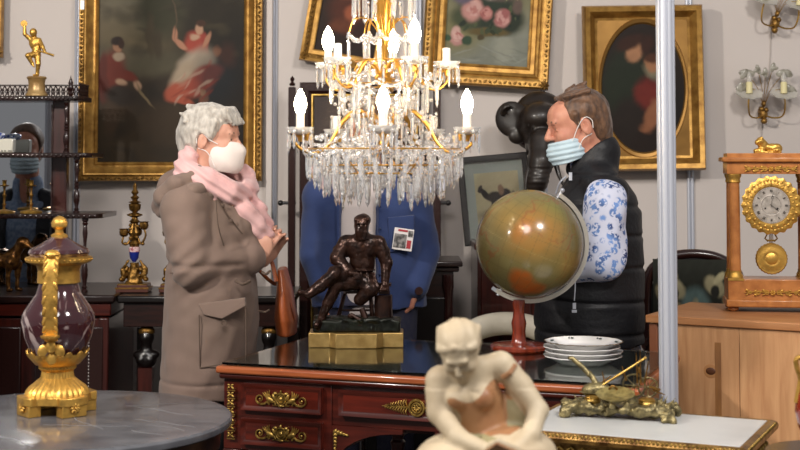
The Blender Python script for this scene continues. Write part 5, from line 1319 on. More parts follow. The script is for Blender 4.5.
def arm(R, a, ydish, path, lit, r_arm, extra=0):
    ca, sa_ = math.cos(a), math.sin(a)
    pts = smooth_path([rad(r, a, y) for r, y in path], 6)
    n = len(pts); am = obj('arm', G().tube(pts, [r_arm*mc*(1+.35*math.sin(i/n*9)) for i in range(n)], 10), CGOLD, chd)
    d = rad(R, a, ydish)
    sc_g = G().lathe([(r*mc, z*mc) for r, z in dish_prof], 40, d, flute=(14, .035))
    ds = obj('glass_dish', sc_g, DISHM, am)
    obj('socket', G().lathe([(2*mc, -8*mc), (3*mc, -4*mc), (5*mc, -1.5*mc), (2*mc, .5*mc)], 14, d), CGOLD, am)
    candle_bulb(am, d+V(0, 0, 1*mc), lit)
    for k in range(8):
        b = 2*pi*k/8+a; DROPS.append((d+V(12*mc*math.cos(b), 12*mc*math.sin(b), 3.5*mc), 19 if k % 2 else 24, 3.6))
LOW = [(-90, 1), (-18, 1), (54, 0), (126, 0), (198, 1)]
for deg, lit in LOW:
    arm(86, math.radians(deg), 134, [(4, 128), (16, 116), (30, 112), (44, 124), (56, 144), (70, 153), (84, 150), (93, 140), (88, 131), (80, 134), (80, 141)], lit, 1.9)
UP = [(10, 0), (82, 1), (154, 1), (226, 0), (298, 1)]
for deg, lit in UP:
    arm(64, math.radians(deg), 67, [(4, 78), (12, 66), (24, 62), (34, 72), (42, 86), (54, 89), (64, 82), (67, 74), (62, 69), (57, 72), (58, 78)], lit, 1.7)
for k in range(10):      # thin wire arches rising from the stem
    a = 2*pi*k/10+.2; R = 36 if k % 2 else 22
    obj('wire_arch', G().tube(smooth_path([rad(3, a, 58), rad(5, a, 34), rad(R*.5, a, 19), rad(R*.85, a, 20), rad(R, a, 34)], 5), .75*mc, 6), CGOLD, chd)
    DROPS.append((rad(R, a, 34), 40, 5.4 if k % 2 else 4.6))
def ring(R, y, n, L_, w, ph=0, jit=0):
    for k in range(n):
        a = 2*pi*(k+ph)/n; DROPS.append((rad(R, a, y+(random.uniform(-jit, jit))), L_*random.uniform(.92, 1.08), w))
random.seed(11)
ring(30, -12, 9, 34, 5, .3); ring(16, 0, 6, 22, 4)
ring(26, 62, 10, 34, 4.6, .5); ring(44, 86, 16, 32, 4.2, .2, 2); ring(30, 90, 12, 30, 4.2, 0, 2); ring(54, 80, 14, 26, 4, .5, 3); ring(16, 100, 8, 30, 4)
ring(38, 112, 14, 26, 4, .3, 3); ring(22, 120, 10, 28, 4, 0, 3); ring(52, 112, 12, 22, 3.6, .1, 4)
# basket
BASK = [(77, 151, 34, 28), (70, 159, 32, 28), (60, 168, 30, 30), (48, 176, 28, 30), (36, 172, 22, 27), (22, 166, 14, 25), (64, 146, 26, 22), (50, 148, 22, 24), (34, 146, 16, 24)]
for i, (R, y, n, L_) in enumerate(BASK): ring(R, y, n, L_, 5.0, .5*(i % 2), 2.0)
for R, y in ((77, 149), (60, 165), (48, 173), (22, 165), (44, 85), (30, 61), (30, -13)):
    obj('ring', G().tube([rad(R, 2*pi*k/48, y) for k in range(48)], .7*mc, 6, closed=True), CGOLD, chd)
g = G()
for k in range(6):
    a = 2*pi*k/6; g.tube([rad(4, a, 146), rad(22, a, 165), rad(48, a, 173), rad(60, a, 165), rad(77, a, 149)], .6*mc, 5)
obj('basket_wire', g, CGOLD, chd)
def swag(a, b, sag, n, r=1.5):
    g = G()
    for i in range(n+1):
        t = i/n; p_ = a*(1-t)+b*t; p_ = p_-V(0, 0, sag*4*t*(1-t)*mc); g.ell(p_, r*mc*(1.15 if i % 2 else .9), None, 6)
    return g
for deg, _ in LOW:
    a = math.radians(deg)
    for q in (-1, 1): obj('bead_swag', swag(rad(84, a, 146), rad(77, a+q*.62, 150), 8, 20), CRY, chd)
    obj('bead_swag', swag(rad(84, a, 140), rad(30, a+.2, 118), 14, 22), CRY, chd)
for deg, _ in UP:
    a = math.radians(deg)
    for q in (-1, 1): obj('bead_swag', swag(rad(60, a, 76), rad(50, a+q*.62, 84), 8, 14), CRY, chd)
    obj('bead_swag', swag(rad(58, a, 74), rad(20, a+.3, 60), 10, 14), CRY, chd)
for k in range(10): a = 2*pi*k/10+.2; b = a+2*pi/10; Ra, Rb = (36, 22) if k % 2 else (22, 36); obj('bead_swag', swag(rad(Ra, a, 34), rad(Rb, b, 34), 7, 8, 2.0), CRY, chd)
for k in range(8): a = 2*pi*k/8; obj('bead_swag', swag(rad(60, a, 168), rad(22, a+.3, 164), 6, 14), CRY, chd)
random.seed(4); g = G()
for i in range(420):
    a = random.uniform(0, 2*pi); R = 80*math.sqrt(random.uniform(.04, 1)); y = 132+22*random.random()+10*(1-R/80) if i < 230 else random.uniform(70, 128)
    if i >= 230: R = random.uniform(18, 52)
    g.ell(rad(R, a, y), random.uniform(1.5, 2.9)*mc, None, 6)
obj('crystal_bead', g, CRY, chd, ang=15)['kind'] = 'stuff'
obj('glass_ball', G().ell(rad(0, 0, 181), 7.5*mc, None, 24).lathe([(2*mc, 0), (3*mc, 5*mc), (1*mc, 24*mc)], 10, rad(0, 0, 175)), CRY, chd)
def drop_geo(L_, w):
    L_, w = L_*mc, w*mc
    g = G().lathe([(.0003, 0), (w*.45, -w*.35), (w*.5, -w*.6), (w*.3, -w*1.0), (.0004, -w*1.1)], 8)
    g.lathe([(.0004, -w*1.1), (w*.5, -w*1.55), (w*.5, -L_+w*1.9), (w*.28, -L_+w*1.5), (w*.42, -L_+w*.95), (.0003, -L_)], 6, sy=.62)
    return g
DROPS.sort(key=lambda d: -(d[1]*d[2])*(1.25-.9*(d[0].y/(90*mc))))
cache = {}
for p_, L_, w in DROPS[:100]:
    key = (round(L_/3), w); rz_ = random.uniform(0, pi)
    if key not in cache:
        o = obj('crystal_drop', drop_geo(round(L_/3)*3, w), CRY, chd, ang=20); cache[key] = o
    else: o = cache[key].copy(); COL.objects.link(o)
    o.location = p_; o.rotation_euler = (random.uniform(-.05, .05), random.uniform(-.05, .05), rz_)
g = G()
for p_, L_, w in DROPS[100:]:
    d_ = drop_geo(L_, w); g.add(d_.v, d_.f, 0, T4(p_, RZ(random.uniform(0, pi))))
obj('crystal_drop', g, CRY, chd, ang=20)['kind'] = 'stuff'

# ================================================================== GLOBE
yg = 4.93; gm = yg/1400; Cg = P(529.5, 243.5, yg); Rg = 53.5*gm
gb = P(519, 349, yg)
gl = thing('globe', 'old olive and orange terrestrial globe on a red turned wooden stand', 'globe', (gb.x, yg, .7865))
og = Vector((gb.x, yg, .7865))
W_, H_ = 260, 150
th = np.linspace(0, 2*pi, W_); ph = np.linspace(-pi/2, pi/2, H_)
Tt, Pp = np.meshgrid(th, ph, indexing='ij')
D = np.stack([np.cos(Pp)*np.cos(Tt), np.cos(Pp)*np.sin(Tt), np.sin(Pp)], -1)
Rt = np.array(RY(math.radians(-24)) @ RZ(.3)); Dg = D @ Rt.T
base = np.array(lin('#7d6f44')); C = np.ones((W_, H_, 3))*base
n1 = nz(Dg, 3.0); n2 = nz(Dg+3, 9); n3 = nz(Dg+7, 26)
def mixc(C, w, col): w = np.clip(w, 0, 1)[..., None]; return C*(1-w)+np.array(lin(col))*w
C = mixc(C, .25+.25*n2, '#6f6a40')
def patch(px, py, r, soft=.25):
    d = Vector(((px-529.5)*gm, 0, (243.5-py)*gm)); dy2 = max(Rg**2-d.x**2-d.z**2, 0); d.y = -math.sqrt(dy2); d.normalize()
    a = np.arccos(np.clip(D @ np.array(d), -1, 1)); return (r-a+.16*n1*.6+.07*n2)/soft*.8+.5
C = mixc(C, patch(530, 232, .62)*.7, '#9a7238'); C = mixc(C, patch(502, 215, .32)*.6, '#9c7c40'); C = mixc(C, patch(560, 262, .22)*.55, '#98793c')
C = mixc(C, patch(552, 205, .25)*.5, '#7c7a3c'); C = mixc(C, patch(516, 228, .26, .12)*.7, '#b0702e'); C = mixc(C, patch(505, 262, .16)*.35, '#877c4a')
C = mixc(C, np.clip(patch(519, 277, .40, .08), 0, 1)*.9, '#b4591c'); C = mixc(C, (n1-.7)*1.2, '#9a7a42')
C = mixc(C, (np.abs(n1+.3*n2+.1*n3) < .05)*.5, '#8c4a2c'); C = mixc(C, (np.abs(n2-.6) < .035)*.35, '#7c5030')
lat = np.arcsin(np.clip(Dg[..., 2], -1, 1)); lon = np.arctan2(Dg[..., 1], Dg[..., 0])
ln = np.minimum(np.abs((np.degrees(lat)+7.5) % 15-7.5), np.abs((np.degrees(lon)+7.5) % 15-7.5)*np.cos(lat)); C = mixc(C, (ln < .45)*.35, '#5a5230')
C = mixc(C, (np.abs(np.degrees(lat)) < .5)*.35, '#b09a60'); C = mixc(C, .12+.12*n3, '#7a6c40')
vs = (D*Rg).reshape(-1, 3); fs = [(i*H_+j, (i+1)*H_+j, (i+1)*H_+j+1, i*H_+j+1) for i in range(W_-1) for j in range(H_-1)]
me = bpy.data.meshes.new('sphere'); me.from_pydata([tuple(v+np.array(Cg-og)) for v in vs], [], fs); set_cols(me, C)
GM = M('varnished_map', '#888888', .22, 0, attr=True, coat=.35, spec=.5); me.materials.append(GM); me.polygons.foreach_set('use_smooth', [True]*len(me.polygons)); me.update()
so = bpy.data.objects.new('globe_sphere', me); COL.objects.link(so); so.parent = gl
ct_ = Cg-og
g = G(); n = 50; a0, a1 = math.radians(58), math.radians(-126)
pts = []
for sgn in (1,):
    vs = []; 
    for i in range(n+1):
        a = a0+(a1-a0)*i/n; d = V(math.cos(a), .0, math.sin(a))
        for r_, dy_ in ((1.02, -.012), (1.10, -.012), (1.10, .010), (1.02, .010)): vs.append(ct_+d*Rg*r_+V(0, dy_, 0))
    fs = [(i*4+k, i*4+(k+1) % 4, (i+1)*4+(k+1) % 4, (i+1)*4+k) for i in range(n) for k in range(4)]+[(0,1,2,3), (4*n+3, 4*n+2, 4*n+1, 4*n)]
    g.add(vs, fs)
obj('meridian_arm', g, M('meridian_metal', '#c8c2b6', .3, .35), gl)
ax = V(math.cos(a0), 0, math.sin(a0))
obj('pivot', G().tube([ct_+ax*Rg*.97, ct_+ax*Rg*1.16], .006, 10).ell(ct_+ax*Rg*1.16, .009).tube([ct_-ax*Rg*.97, ct_-ax*Rg*1.13], .005, 8).box(ct_+V(math.cos(a1), 0, math.sin(a1))*Rg*1.07, (.03, .022, .012), RY(-a1+pi/2)), ALU, gl)
ct2 = lambda r, py: (r*gm, (349-py)*gm)
sx_ = (519-519)*gm
STW = M('red_turned_wood', '#7c2f1a', .2, 0, '#521d10', 9, .35, .7, stretch=(5, 5, .8), coat=.6)
obj('stand_column', G().lathe([ct2(0, 346), ct2(11, 345.5), ct2(9, 342), ct2(7, 338), ct2(6.5, 330), ct2(7.5, 322), ct2(6, 316), ct2(5.5, 310), ct2(7, 303), ct2(6.5, 299), ct2(0, 298)], 28), STW, gl)
obj('stand_base', G().lathe([(0, 0), (27*gm, 0), (28.5*gm, .006), (28.5*gm, .016), (27*gm, .022), (14*gm, .028), (0, .030)], 48), STW, gl)

# ================================================================== PLATES (one stack of four)
pp = P(583, 357, 4.62); pz_ = .7868
def plate_geo(R):
    g = G(); n = 60; prof = [(0, .004), (.55, .003), (.60, .0), (.64, .0), (.70, .006), (.86, .016), (1.0, .024), (1.0, .027), (.86, .0195), (.68, .010), (.58, .006), (0, .0062)]
    vs = []
    for r, z in prof:
        for i in range(n):
            a = 2*pi*i/n; k = 1+(.028*abs(math.sin(6*a))**.6-.014)*max(0, (r-.6)/.4); vs.append((R*r*k*math.cos(a), R*r*k*math.sin(a), z))
    fs = [(q*n+i, q*n+(i+1) % n, (q+1)*n+(i+1) % n, (q+1)*n+i) for q in range(len(prof)-1) for i in range(n)]
    return g.add(vs, fs)
PLL = ['white scalloped plate lying on the glass desk top, lowest of the stack', 'white scalloped plate second from the bottom of the stack', 'white scalloped plate just under the topmost plate of the stack', 'topmost white scalloped plate with small dark flowers, on the plate stack']
for k in range(4):
    o = tag(obj('plate', plate_geo(.127-.001*k), WHITEP, None, loc=(pp.x+.004*math.sin(k*2.3), 4.62+.003*math.cos(k*1.7), pz_+k*.0152)), PLL[k], 'plate', 'stacked white plates'); o.rotation_euler = (0, 0, .2*k)
    if k == 3:
        g = G()
        for q in range(7):
            a = 2*pi*q/7+.3; r = .108; g.ell((r*math.cos(a), r*math.sin(a), .0232), (.007, .005, .002), RZ(a), 8); g.ell((r*math.cos(a+.1), r*math.sin(a+.1), .0236), (.004, .003, .002), None, 6)
        g.ell((-.02, -.01, .0065), (.010, .007, .0014), None, 8).ell((.01, .0, .0065), (.006, .009, .0014), None, 8)
        obj('painted_flowers', g, M('dark_green_glaze', '#1e3230', .3), o)
        g = G().tube([(.1265*math.cos(2*pi*i/60)*1.0*(1+.028*abs(math.sin(12*pi*i/60))**.6-.014), .1265*math.sin(2*pi*i/60)*(1+.028*abs(math.sin(12*pi*i/60))**.6-.014), .0262) for i in range(60)], .0011, 5, closed=True)
        obj('gilt_rim', g, GILTD, o)

# ================================================================== BRONZE BLACKSMITH
yb = 5.06; bm = yb/1400; b0 = P(357, 352, yb)
bz_ = .7865
bs = thing('bronze_statue', 'dark bronze seated bearded blacksmith figure on a gilt stepped base', 'statue', (b0.x, yb, bz_), 0)
def b_(px, py, dy=0): return V((px-357)*bm, dy, (348.5-py)*bm)
pl = [(-47, -18), (-26, -18), (-20, -26), (20, -26), (26, -18), (46, -18), (46, 18), (26, 18), (20, 24), (-20, 24), (-26, 18), (-47, 18)]
obj('gilt_base', G().prism([(x*bm, y*bm) for x, y in pl], 0, 14.5*bm), M('gilded_bronze_base', '#b8995f', .36, .6, '#957744', 30, .3, .7), bs, bevel=.003)
pl2 = [(x*.93, y*.9) for x, y in pl]
s_ = S(.012).b(b_(357, 328), (43*bm, 17*bm, 6*bm), .008)
for i in range(22): s_.e(b_(random.uniform(318, 394), 321.5, random.uniform(-.055, .05)), (random.uniform(.012, .03), .02, random.uniform(.004, .010)))
solid('rocky_ground', s_, .0035, M('black_green_patina', '#1d2018', .35, .4, '#12130f', 30), bs, disp=lambda p: .0015*nz(p, 160))
B = S(.010)
hc = b_(361.5, 230, -.012)
B.e(hc, (.027, .031, .037)).e(hc+V(-.003, -.022, -.022), (.019, .016, .024)).e(hc+V(0, -.030, -.002), (.006, .008, .009), None, .004).c(hc+V(-.012, -.026, .010), hc+V(.012, -.026, .010), .005, k=.004)
B.e(hc+V(.002, .006, .020), (.030, .031, .022)).e(hc+V(0, -.016, -.036), (.014, .012, .016)).c(hc+V(.001, .008, -.02), b_(362, 244), .020, .026)
B.e(b_(362, 254, 0), (.058, .036, .050)).e(b_(362, 268, 0), (.046, .034, .042)).e(b_(361, 282, .004), (.052, .040, .032)).c(b_(347, 246), b_(377, 246), .024, k=.02)
B.chain([b_(345, 247), b_(337, 262, -.02), b_(349, 273, -.055)], [.026, .024, .016], .006).e(b_(352, 276, -.062), (.015, .013, .011), None, .004)
B.chain([b_(379, 248), b_(386, 267, -.008), b_(385, 284, -.025)], [.026, .022, .015], .006).e(b_(385, 288, -.03), (.015, .014, .012), None, .004)
for i in range(4): B.c(b_(382+i*2, 289, -.036), b_(381+i*2.3, 293, -.04), .0045, k=.002); B.c(b_(353+i*1.6, 276, -.068), b_(356+i*1.4, 281, -.07), .0045, k=.002)
B.chain([b_(353, 284, -.01), b_(336, 276, -.065)], [.036, .027], .008); B.chain([b_(336, 277, -.066), b_(322, 288, -.070), b_(309, 297, -.075)], [.026, .022, .014], .005); B.c(b_(310, 297, -.075), b_(302, 294, -.082), .013, .009, .004)
B.chain([b_(354, 284, -.03), b_(337, 288, -.045), b_(329, 306, -.045), b_(322, 320, -.045)], [.034, .025, .019, .013], .006); B.c(b_(323, 321, -.045), b_(319, 329, -.062), .013, .011, .005).c(b_(322, 322, -.045), b_(318, 326, -.08), .012, .009, .005)
B.chain([b_(366, 284, .0), b_(371, 292, -.03), b_(360, 303, -.02)], [.034, .028, .022], .006)
B.e(b_(361, 286, -.005), (.058, .04, .030), None, .012)    # tunic skirt
for i in range(9): a_ = random.uniform(-1, 1); B.c(hc+V(.016*a_, -.028, -.022), hc+V(.013*a_, -.030, -.045-.006*random.random()), .0055, .003, .002)
B.c(hc+V(-.020, -.018, .022), hc+V(.022, -.018, .022), .007, k=.003)
for q in (-1, 1): B.e(hc+V(q*.009, -.028, .004), (.005, .005, .004), None, .003, 's')
B.e(b_(361, 274, 0), (.051, .042, .006), None, .003).e(b_(362, 243, -.004), (.036, .032, .007), None, .003)
for q in range(5): B.c(b_(349+q*6, 277, -.034), b_(346+q*8, 290, -.042), .005, .007, .004)
for q, x in ((0, 343), (1, 381)): B.c(b_(x-4, 254), b_(x+3, 256), .021, k=.003)
solid('figure', B, .0020, BRONZE, bs, disp=lambda p: .0014*nz(p, 110, (1, 1, .6))+.0007*nz(p, 300))
g = G().box(b_(356, 296, .02), (.075, .06, .010))
for a, b in ((343, 338), (368, 372)):
    for dy in (0, .05): g.tube([b_(a+2, 297, dy), b_(b, 322, dy)], [.006, .008], 8)
g.tube([b_(341, 314, 0), b_(371, 314, 0)], .004, 6)
obj('stool', g, BRONZE, bs)
obj('tree_stump', G().lathe([(9.5*bm, 0), (8.8*bm, 10*bm), (8.8*bm, 24*bm), (8.4*bm, 24.5*bm), (0, 24.5*bm)], 20, b_(383, 323, .0), flute=(9, .03)), BRONZE, bs)
g = G().box(b_(384, 296, 0), (.040, .03, .014)).box(b_(384, 292, 0), (.026, .022, .018)).box(b_(383, 288.5, 0), (.058, .03, .012)); g.lathe([(.012, 0), (.001, .035)], 12, b_(375, 288.5, 0), align((-1, 0, .1)))
obj('anvil', g, BRONZE, bs, bevel=.002)
g = G().tube([b_(351, 316, -.055), b_(362, 322, -.065)], .006, 8).ell(b_(352, 318, -.05), (.014, .012, .010)).tube([b_(340, 325, -.05), b_(362, 327, -.06)], .003, 6).tube([b_(362, 311, -.04), b_(366, 322, -.045)], [.010, .013], 10)
obj('tools', g, BRONZE, bs)

# ================================================================== MARBLE READING WOMAN (foreground)
ys = 2.62; xm = ys/1400; s0 = P(482, 450, ys); zb_ = .80
PH = zb_
pe = thing('pedestal', 'dark column pedestal below the marble figurine at the lower frame edge', 'pedestal', (s0.x, ys, 0))
obj('pedestal_column', G().lathe([(.15, 0), (.15, .04), (.11, .06), (.10, .1), (.09, .66), (.11, .70), (.14, .74), (.15, .77), (.15, PH), (0, PH)], 40), DARKW, pe)
ms = thing('marble_figurine', 'cream and brown marble figurine of a seated woman looking down, nearest the camera', 'statue', (s0.x, ys, PH))
os_ = V(s0.x, ys, PH)
def s_p(px, py, dy=0): return P(px, py, ys)+V(0, dy, 0)
B = S(.010)
hc = s_p(459, 349, -.035)
hR = Matrix.Rotation(math.radians(-100), 3, 'Z') @ Matrix.Rotation(math.radians(38), 3, 'Y') @ Matrix.Rotation(.12, 3, 'X')
def hp_(x, y, z): return hc+hR @ V(x, y, z)
B.e(hp_(-.006, 0, .008), (.042, .036, .040), hR).e(hp_(.014, 0, -.010), (.026, .027, .038), hR).e(hp_(.028, 0, -.040), (.010, .011, .009), hR)
B.c(hp_(.038, 0, .004), hp_(.047, 0, -.012), .004, .0055, k=.004).c(hp_(.036, -.015, .010), hp_(.036, .015, .010), .005, k=.005)
for q in (-1, 1): B.e(hp_(.040, q*.013, .000), (.006, .008, .006), hR, .004, 's').e(hp_(.026, q*.017, -.012), .012)
B.e(hp_(.038, 0, -.024), (.006, .010, .004), hR, .003)
B.e(hp_(-.012, 0, .018), (.043, .040, .037), hR).e(hp_(-.044, 0, .006), (.022, .024, .020), hR)
for i in range(16):
    a = random.uniform(-1.2, 1.2); q0 = hp_(.026*math.cos(a)-.002, .036*math.sin(a), .034-.012*abs(a)); q1 = hp_(-.03, .040*math.sin(a), .046-.018*abs(a)); B.c(q0, q1, .008, .007, .003)
B.c(hp_(-.004, 0, -.02), s_p(473, 374, .0), .018, .022)
B.e(s_p(470, 398, .0), (.058, .036, .055)).e(s_p(478, 425, .01), (.050, .040, .060)).c(s_p(441, 378, 0), s_p(500, 364, .005), .022, .022, .02)
for x in (457, 483): B.e(s_p(x, 396, -.030), (.020, .017, .020), None, .010)
aL = [s_p(439, 381, 0), s_p(439, 411, -.02), s_p(458, 432, -.06), s_p(486, 440, -.10)]; B.chain(aL, [.026, .021, .018, .012], .007)
aR = [s_p(502, 366, .005), s_p(521, 386, 0), s_p(538, 409, -.02), s_p(528, 428, -.06), s_p(510, 440, -.09)]; B.chain(aR, [.025, .021, .018, .016, .011], .007)
for i in range(4): B.chain([s_p(486, 439+i*2.4, -.10), s_p(496, 439+i*2.6, -.108), s_p(503, 441+i*2.4, -.105)], [.0062, .0056, .0045], .002); B.chain([s_p(511, 439+i*2.4, -.092), s_p(501+i, 443+i*2.2, -.10)], [.006, .0048], .002)
B.e(s_p(510, 452, -.02), (.085, .09, .050)).e(s_p(455, 462, -.02), (.080, .09, .055)).loft([(PH, s0.x, ys, .13, .115), (PH+.05, s0.x, ys, .125, .11), (PH+.09, s0.x, ys, .10, .09)], .02)
B.e(s_p(519, 412, .02), (.034, .03, .045), None, .015)
CRM = M('cream_marble', '#c4b498', .55, 0, '#b09e82', 16, .35, .7); BRM = M('brown_stained_marble', '#8a5a3a', .45, 0, '#a9805a', 12, .3, .7); GRM = M('olive_drapery_marble', '#8b8460', .5, 0, '#a79c7c', 18, .3, .7)
sA, sB_, sC = s_p(432, 410), s_p(505, 395), s_p(0, 430)
def sm_(c):
    x = (c[:, 0])/xm+400; z = HORIZ-(c[:, 2]-CZ)/xm; y = c[:, 1]-ys   # approximate picture frame of the figurine
    def near(ch, rr):
        best = np.full(len(c), 9.)
        for a, b in zip(ch[:-1], ch[1:]):
            a = np.array(a); ba = np.array(b)-a; q = c-a; t = np.clip(q @ ba/(ba @ ba), 0, 1); best = np.minimum(best, np.linalg.norm(q-t[:, None]*ba, axis=1))
        return best < rr
    inarm = near(aL, .0285) | near(aR, .0270) | ((x > 448) & (y < -.055) & (z > 425))
    neck = z < 390-.36*(x-470)+6*np.cos((x-470)/7)
    m_ = np.where((~inarm) & (~neck) & (x > 446) & (z < 428), 1, 0)
    m_ = np.where((z > 427) & (z < 440) & (y > -.07) & (x > 448) & (x < 520), 2, m_); m_ = np.where((x > 506) & (x < 534) & (z > 396) & (z < 428) & (y > -.02) & ~inarm, 2, m_)
    return m_.astype(int)
solid('figure', B, .0024, [CRM, BRM, GRM], ms, os_, matf=sm_, disp=lambda P_: .0018*nz(P_, 60, (1, 1, .5))*(P_[:, 2] < s_p(0, 388).z)+.0010*np.sin(240*P_[:, 0]+6*nz(P_, 20))*(P_[:, 2] > s_p(0, 340).z))
for q_ in ([s_p(431, 404, -.027), s_p(438, 401, -.030), s_p(447, 398, -.022)], [s_p(501, 376, -.02), s_p(509, 371, -.024), s_p(515, 364, -.012)]): obj('strap_band', G().tube(q_, .0045, 6), BRM, ms, origin=os_)
bk = bpy.data.objects.new('open_book', None); COL.objects.link(bk); bk.parent = ms; bk.location = s_p(512, 441, -.115)-os_; bk['label'] = 'small open stone book held in the lap'
g = G()
for q in (-1, 1): g.box((q*.026, 0, .004), (.052, .045, .009), RY(-q*.22))
obj('pages', g, CRM, bk, bevel=.002, rot=(-.5, .25, .35)); obj('cover', G().box((-.026, 0, -.004), (.056, .05, .004), RY(.22)).box((.026, 0, -.004), (.056, .05, .004), RY(-.22)), BRM, bk, rot=(-.5, .25, .35))

# ================================================================== INKSTAND
yi = 3.86; im = yi/1400; oi = P(620, 417, yi); oi.z = .7512
ik = thing('inkstand', 'ornate rocaille bronze inkstand with wheel and crossed rods on the white marble table', 'inkstand', oi, math.radians(-18))
def i_(px, py, dy=0): return V((px-620)*im, dy, (421-py)*im+.0)
B = S(.008)
for i in range(46):
    t = random.uniform(-1, 1); e_ = random.choice((-1, 1)); B.e((t*.145, e_*random.uniform(.02, .055)*(1-.3*abs(t)), random.uniform(.014, .036)), (random.uniform(.012, .028), random.uniform(.01, .02), random.uniform(.007, .014)), RZ(random.random()*3))
B.b((0, 0, .022), (.125, .045, .010), .008)
for sx in (-1, 1):
    for sy in (-1, 1): B.chain([(sx*.11, sy*.04, .025), (sx*.140, sy*.055, .020), (sx*.150, sy*.058, .006)], [.012, .010, .0075]); B.c((sx*.150, sy*.058, .007), (sx*.128, sy*.064, .007), .0075, .006)
for i in range(36): a = random.uniform(0, 2*pi); x, y = .135*math.cos(a), .055*math.sin(a); B.c((x, y, .03), (x*1.12, y*1.1, .045+random.uniform(-.01, .012)), .006, .0018, .003)
solid('rocaille_base', B, .0022, BRONZEG, ik, disp=lambda p: .0035*nz(p, 140)+.001*nz(p, 420))
obj('shell_dish', G().lathe([(0, .0), (.030, .002), (.048, .012), (.052, .016), (.048, .016), (.028, .007), (0, .005)], 60, (-.005, -.040, .054), RX(.34), flute=(26, .04), sx=1.0, sy=.8), M('worn_brass_dish', '#b5a468', .3, .7, '#8a7c4c', 60), ik)
for x, nm in ((-.072, 'inkwell'), (.075, 'inkwell')):
    w_o = obj(nm, G().lathe([(.022, 0), (.024, .006), (.021, .012), (.0, .013)], 28, (x, -.012, .036)), GOLDM, ik); obj('inkwell_lid', G().lathe([(.0225, .012), (.023, .015), (.018, .020), (.006, .023), (.0, .024)], 28, (x, -.012, .036)), BRASS, w_o)
obj('helmet', G().ell((-.068, .010, .068), (.040, .024, .022), RY(-.15)).lathe([(.026, 0), (.046, .003), (.026, .007)], 30, (-.068, .010, .058), sy=.66), BRONZEG, ik)
g = G().tube([i_(600, 397, .004), i_(592, 384, .01), i_(580, 373, .012), i_(571, 366, .012)], [.009, .008, .007, .006], 12); g.ell(i_(570, 366.5, .012), (.008, .008, .006)).lathe([(.009, 0), (.010, .004), (.008, .008)], 14, i_(590, 382, .01), align((-.7, 0, .6)))
obj('cannon_barrel', g, BRONZEG, ik)
obj('brass_rod', G().tube([i_(603, 391, .0), i_(646, 362, -.01)], [.0032, .0026], 8).ell(i_(646, 362, -.01), .004), GOLDM, ik)
for r_, c_, th_ in ((.030, i_(633, 391, .02), 0), (.026, i_(646, 393, .035), .3)):
    g = G().tube([c_+RZ(th_) @ V(r_*math.cos(k*pi/16), 0, r_*math.sin(k*pi/16)) for k in range(32)], .0026, 6, closed=True)
    for k in range(8): g.tube([c_, c_+RZ(th_) @ V(r_*math.cos(k*pi/4), 0, r_*math.sin(k*pi/4))], .0014, 5)
    g.ell(c_, .005); obj('wheel', g, BRONZEG, ik)
g = G()
for x0, x1, y0_, y1_ in ((637, 636, 388, 358), (640, 640, 388, 355), (644, 648, 388, 366), (606, 602, 395, 378), (598, 611, 392, 382), (652, 664, 394, 398), (626, 622, 386, 372)):
    g.tube([i_(x0, y0_, .01), i_(x1, y1_, .008)], [.003, .0014], 6)
g.ell(i_(639, 375, .01), (.006, .006, .010)).ell(i_(640, 366, .009), (.005, .005, .005)).tube(smooth_path([i_(598, 392), i_(606, 398, -.01), i_(614, 390, -.02), i_(620, 396, -.01)], 5), .003, 6).box(i_(654, 392, .01), (.03, .01, .006), RY(.3))
obj('trophy_spears', g, GILTD, ik)

# ================================================================== RED VASE at the right edge
yr = 3.3; vb = P(826, 400, yr)
VT = thing('side_stand', 'dark wooden stand under the red vase at the right frame edge', 'stand', (vb.x, yr, 0))
zv = P(826, 452, yr).z
obj('stand_body', G().lathe([(.16, 0), (.16, .03), (.03, .08), (.03, zv-.08), (.12, zv-.03), (.14, zv-.02), (.14, zv), (0, zv)], 32), DARKW, VT)
rv = thing('red_vase', 'glossy red vase with scrolled gilt handle cut off at the right edge', 'vase', (vb.x, yr, zv)); vm = yr/1400
def zr(py): return (452-py)*vm
obj('body', G().lathe([(r*vm, zr(y)) for r, y in ((0, 446), (12, 446), (20, 440), (27, 428), (30, 412), (28, 396), (22, 384), (15, 372), (13, 360), (0, 358))], 48), M('red_glazed_ceramic', '#8c2414', .12, 0, coat=.7), rv)
obj('foot', G().lathe([(r*vm, zr(y)) for r, y in ((22, 452), (22, 448), (14, 444), (0, 444))], 32), GOLDB, rv)
obj('neck_mount', G().lathe([(r*vm, zr(y)) for r, y in ((14, 366), (17, 360), (22, 354), (21, 352), (0, 352))], 32), GOLDB, rv)
for q in (-1, 1): obj('handle', G().tube(smooth_path([V(q*15*vm, 0, zr(372)), V(q*24*vm, 0, zr(360)), V(q*29*vm, 0, zr(362)), V(q*28*vm, 0, zr(370)), V(q*25*vm, 0, zr(380)), V(q*27*vm, 0, zr(392)), V(q*29.5*vm, 0, zr(404))], 5), .006, 8), GOLDB, rv)

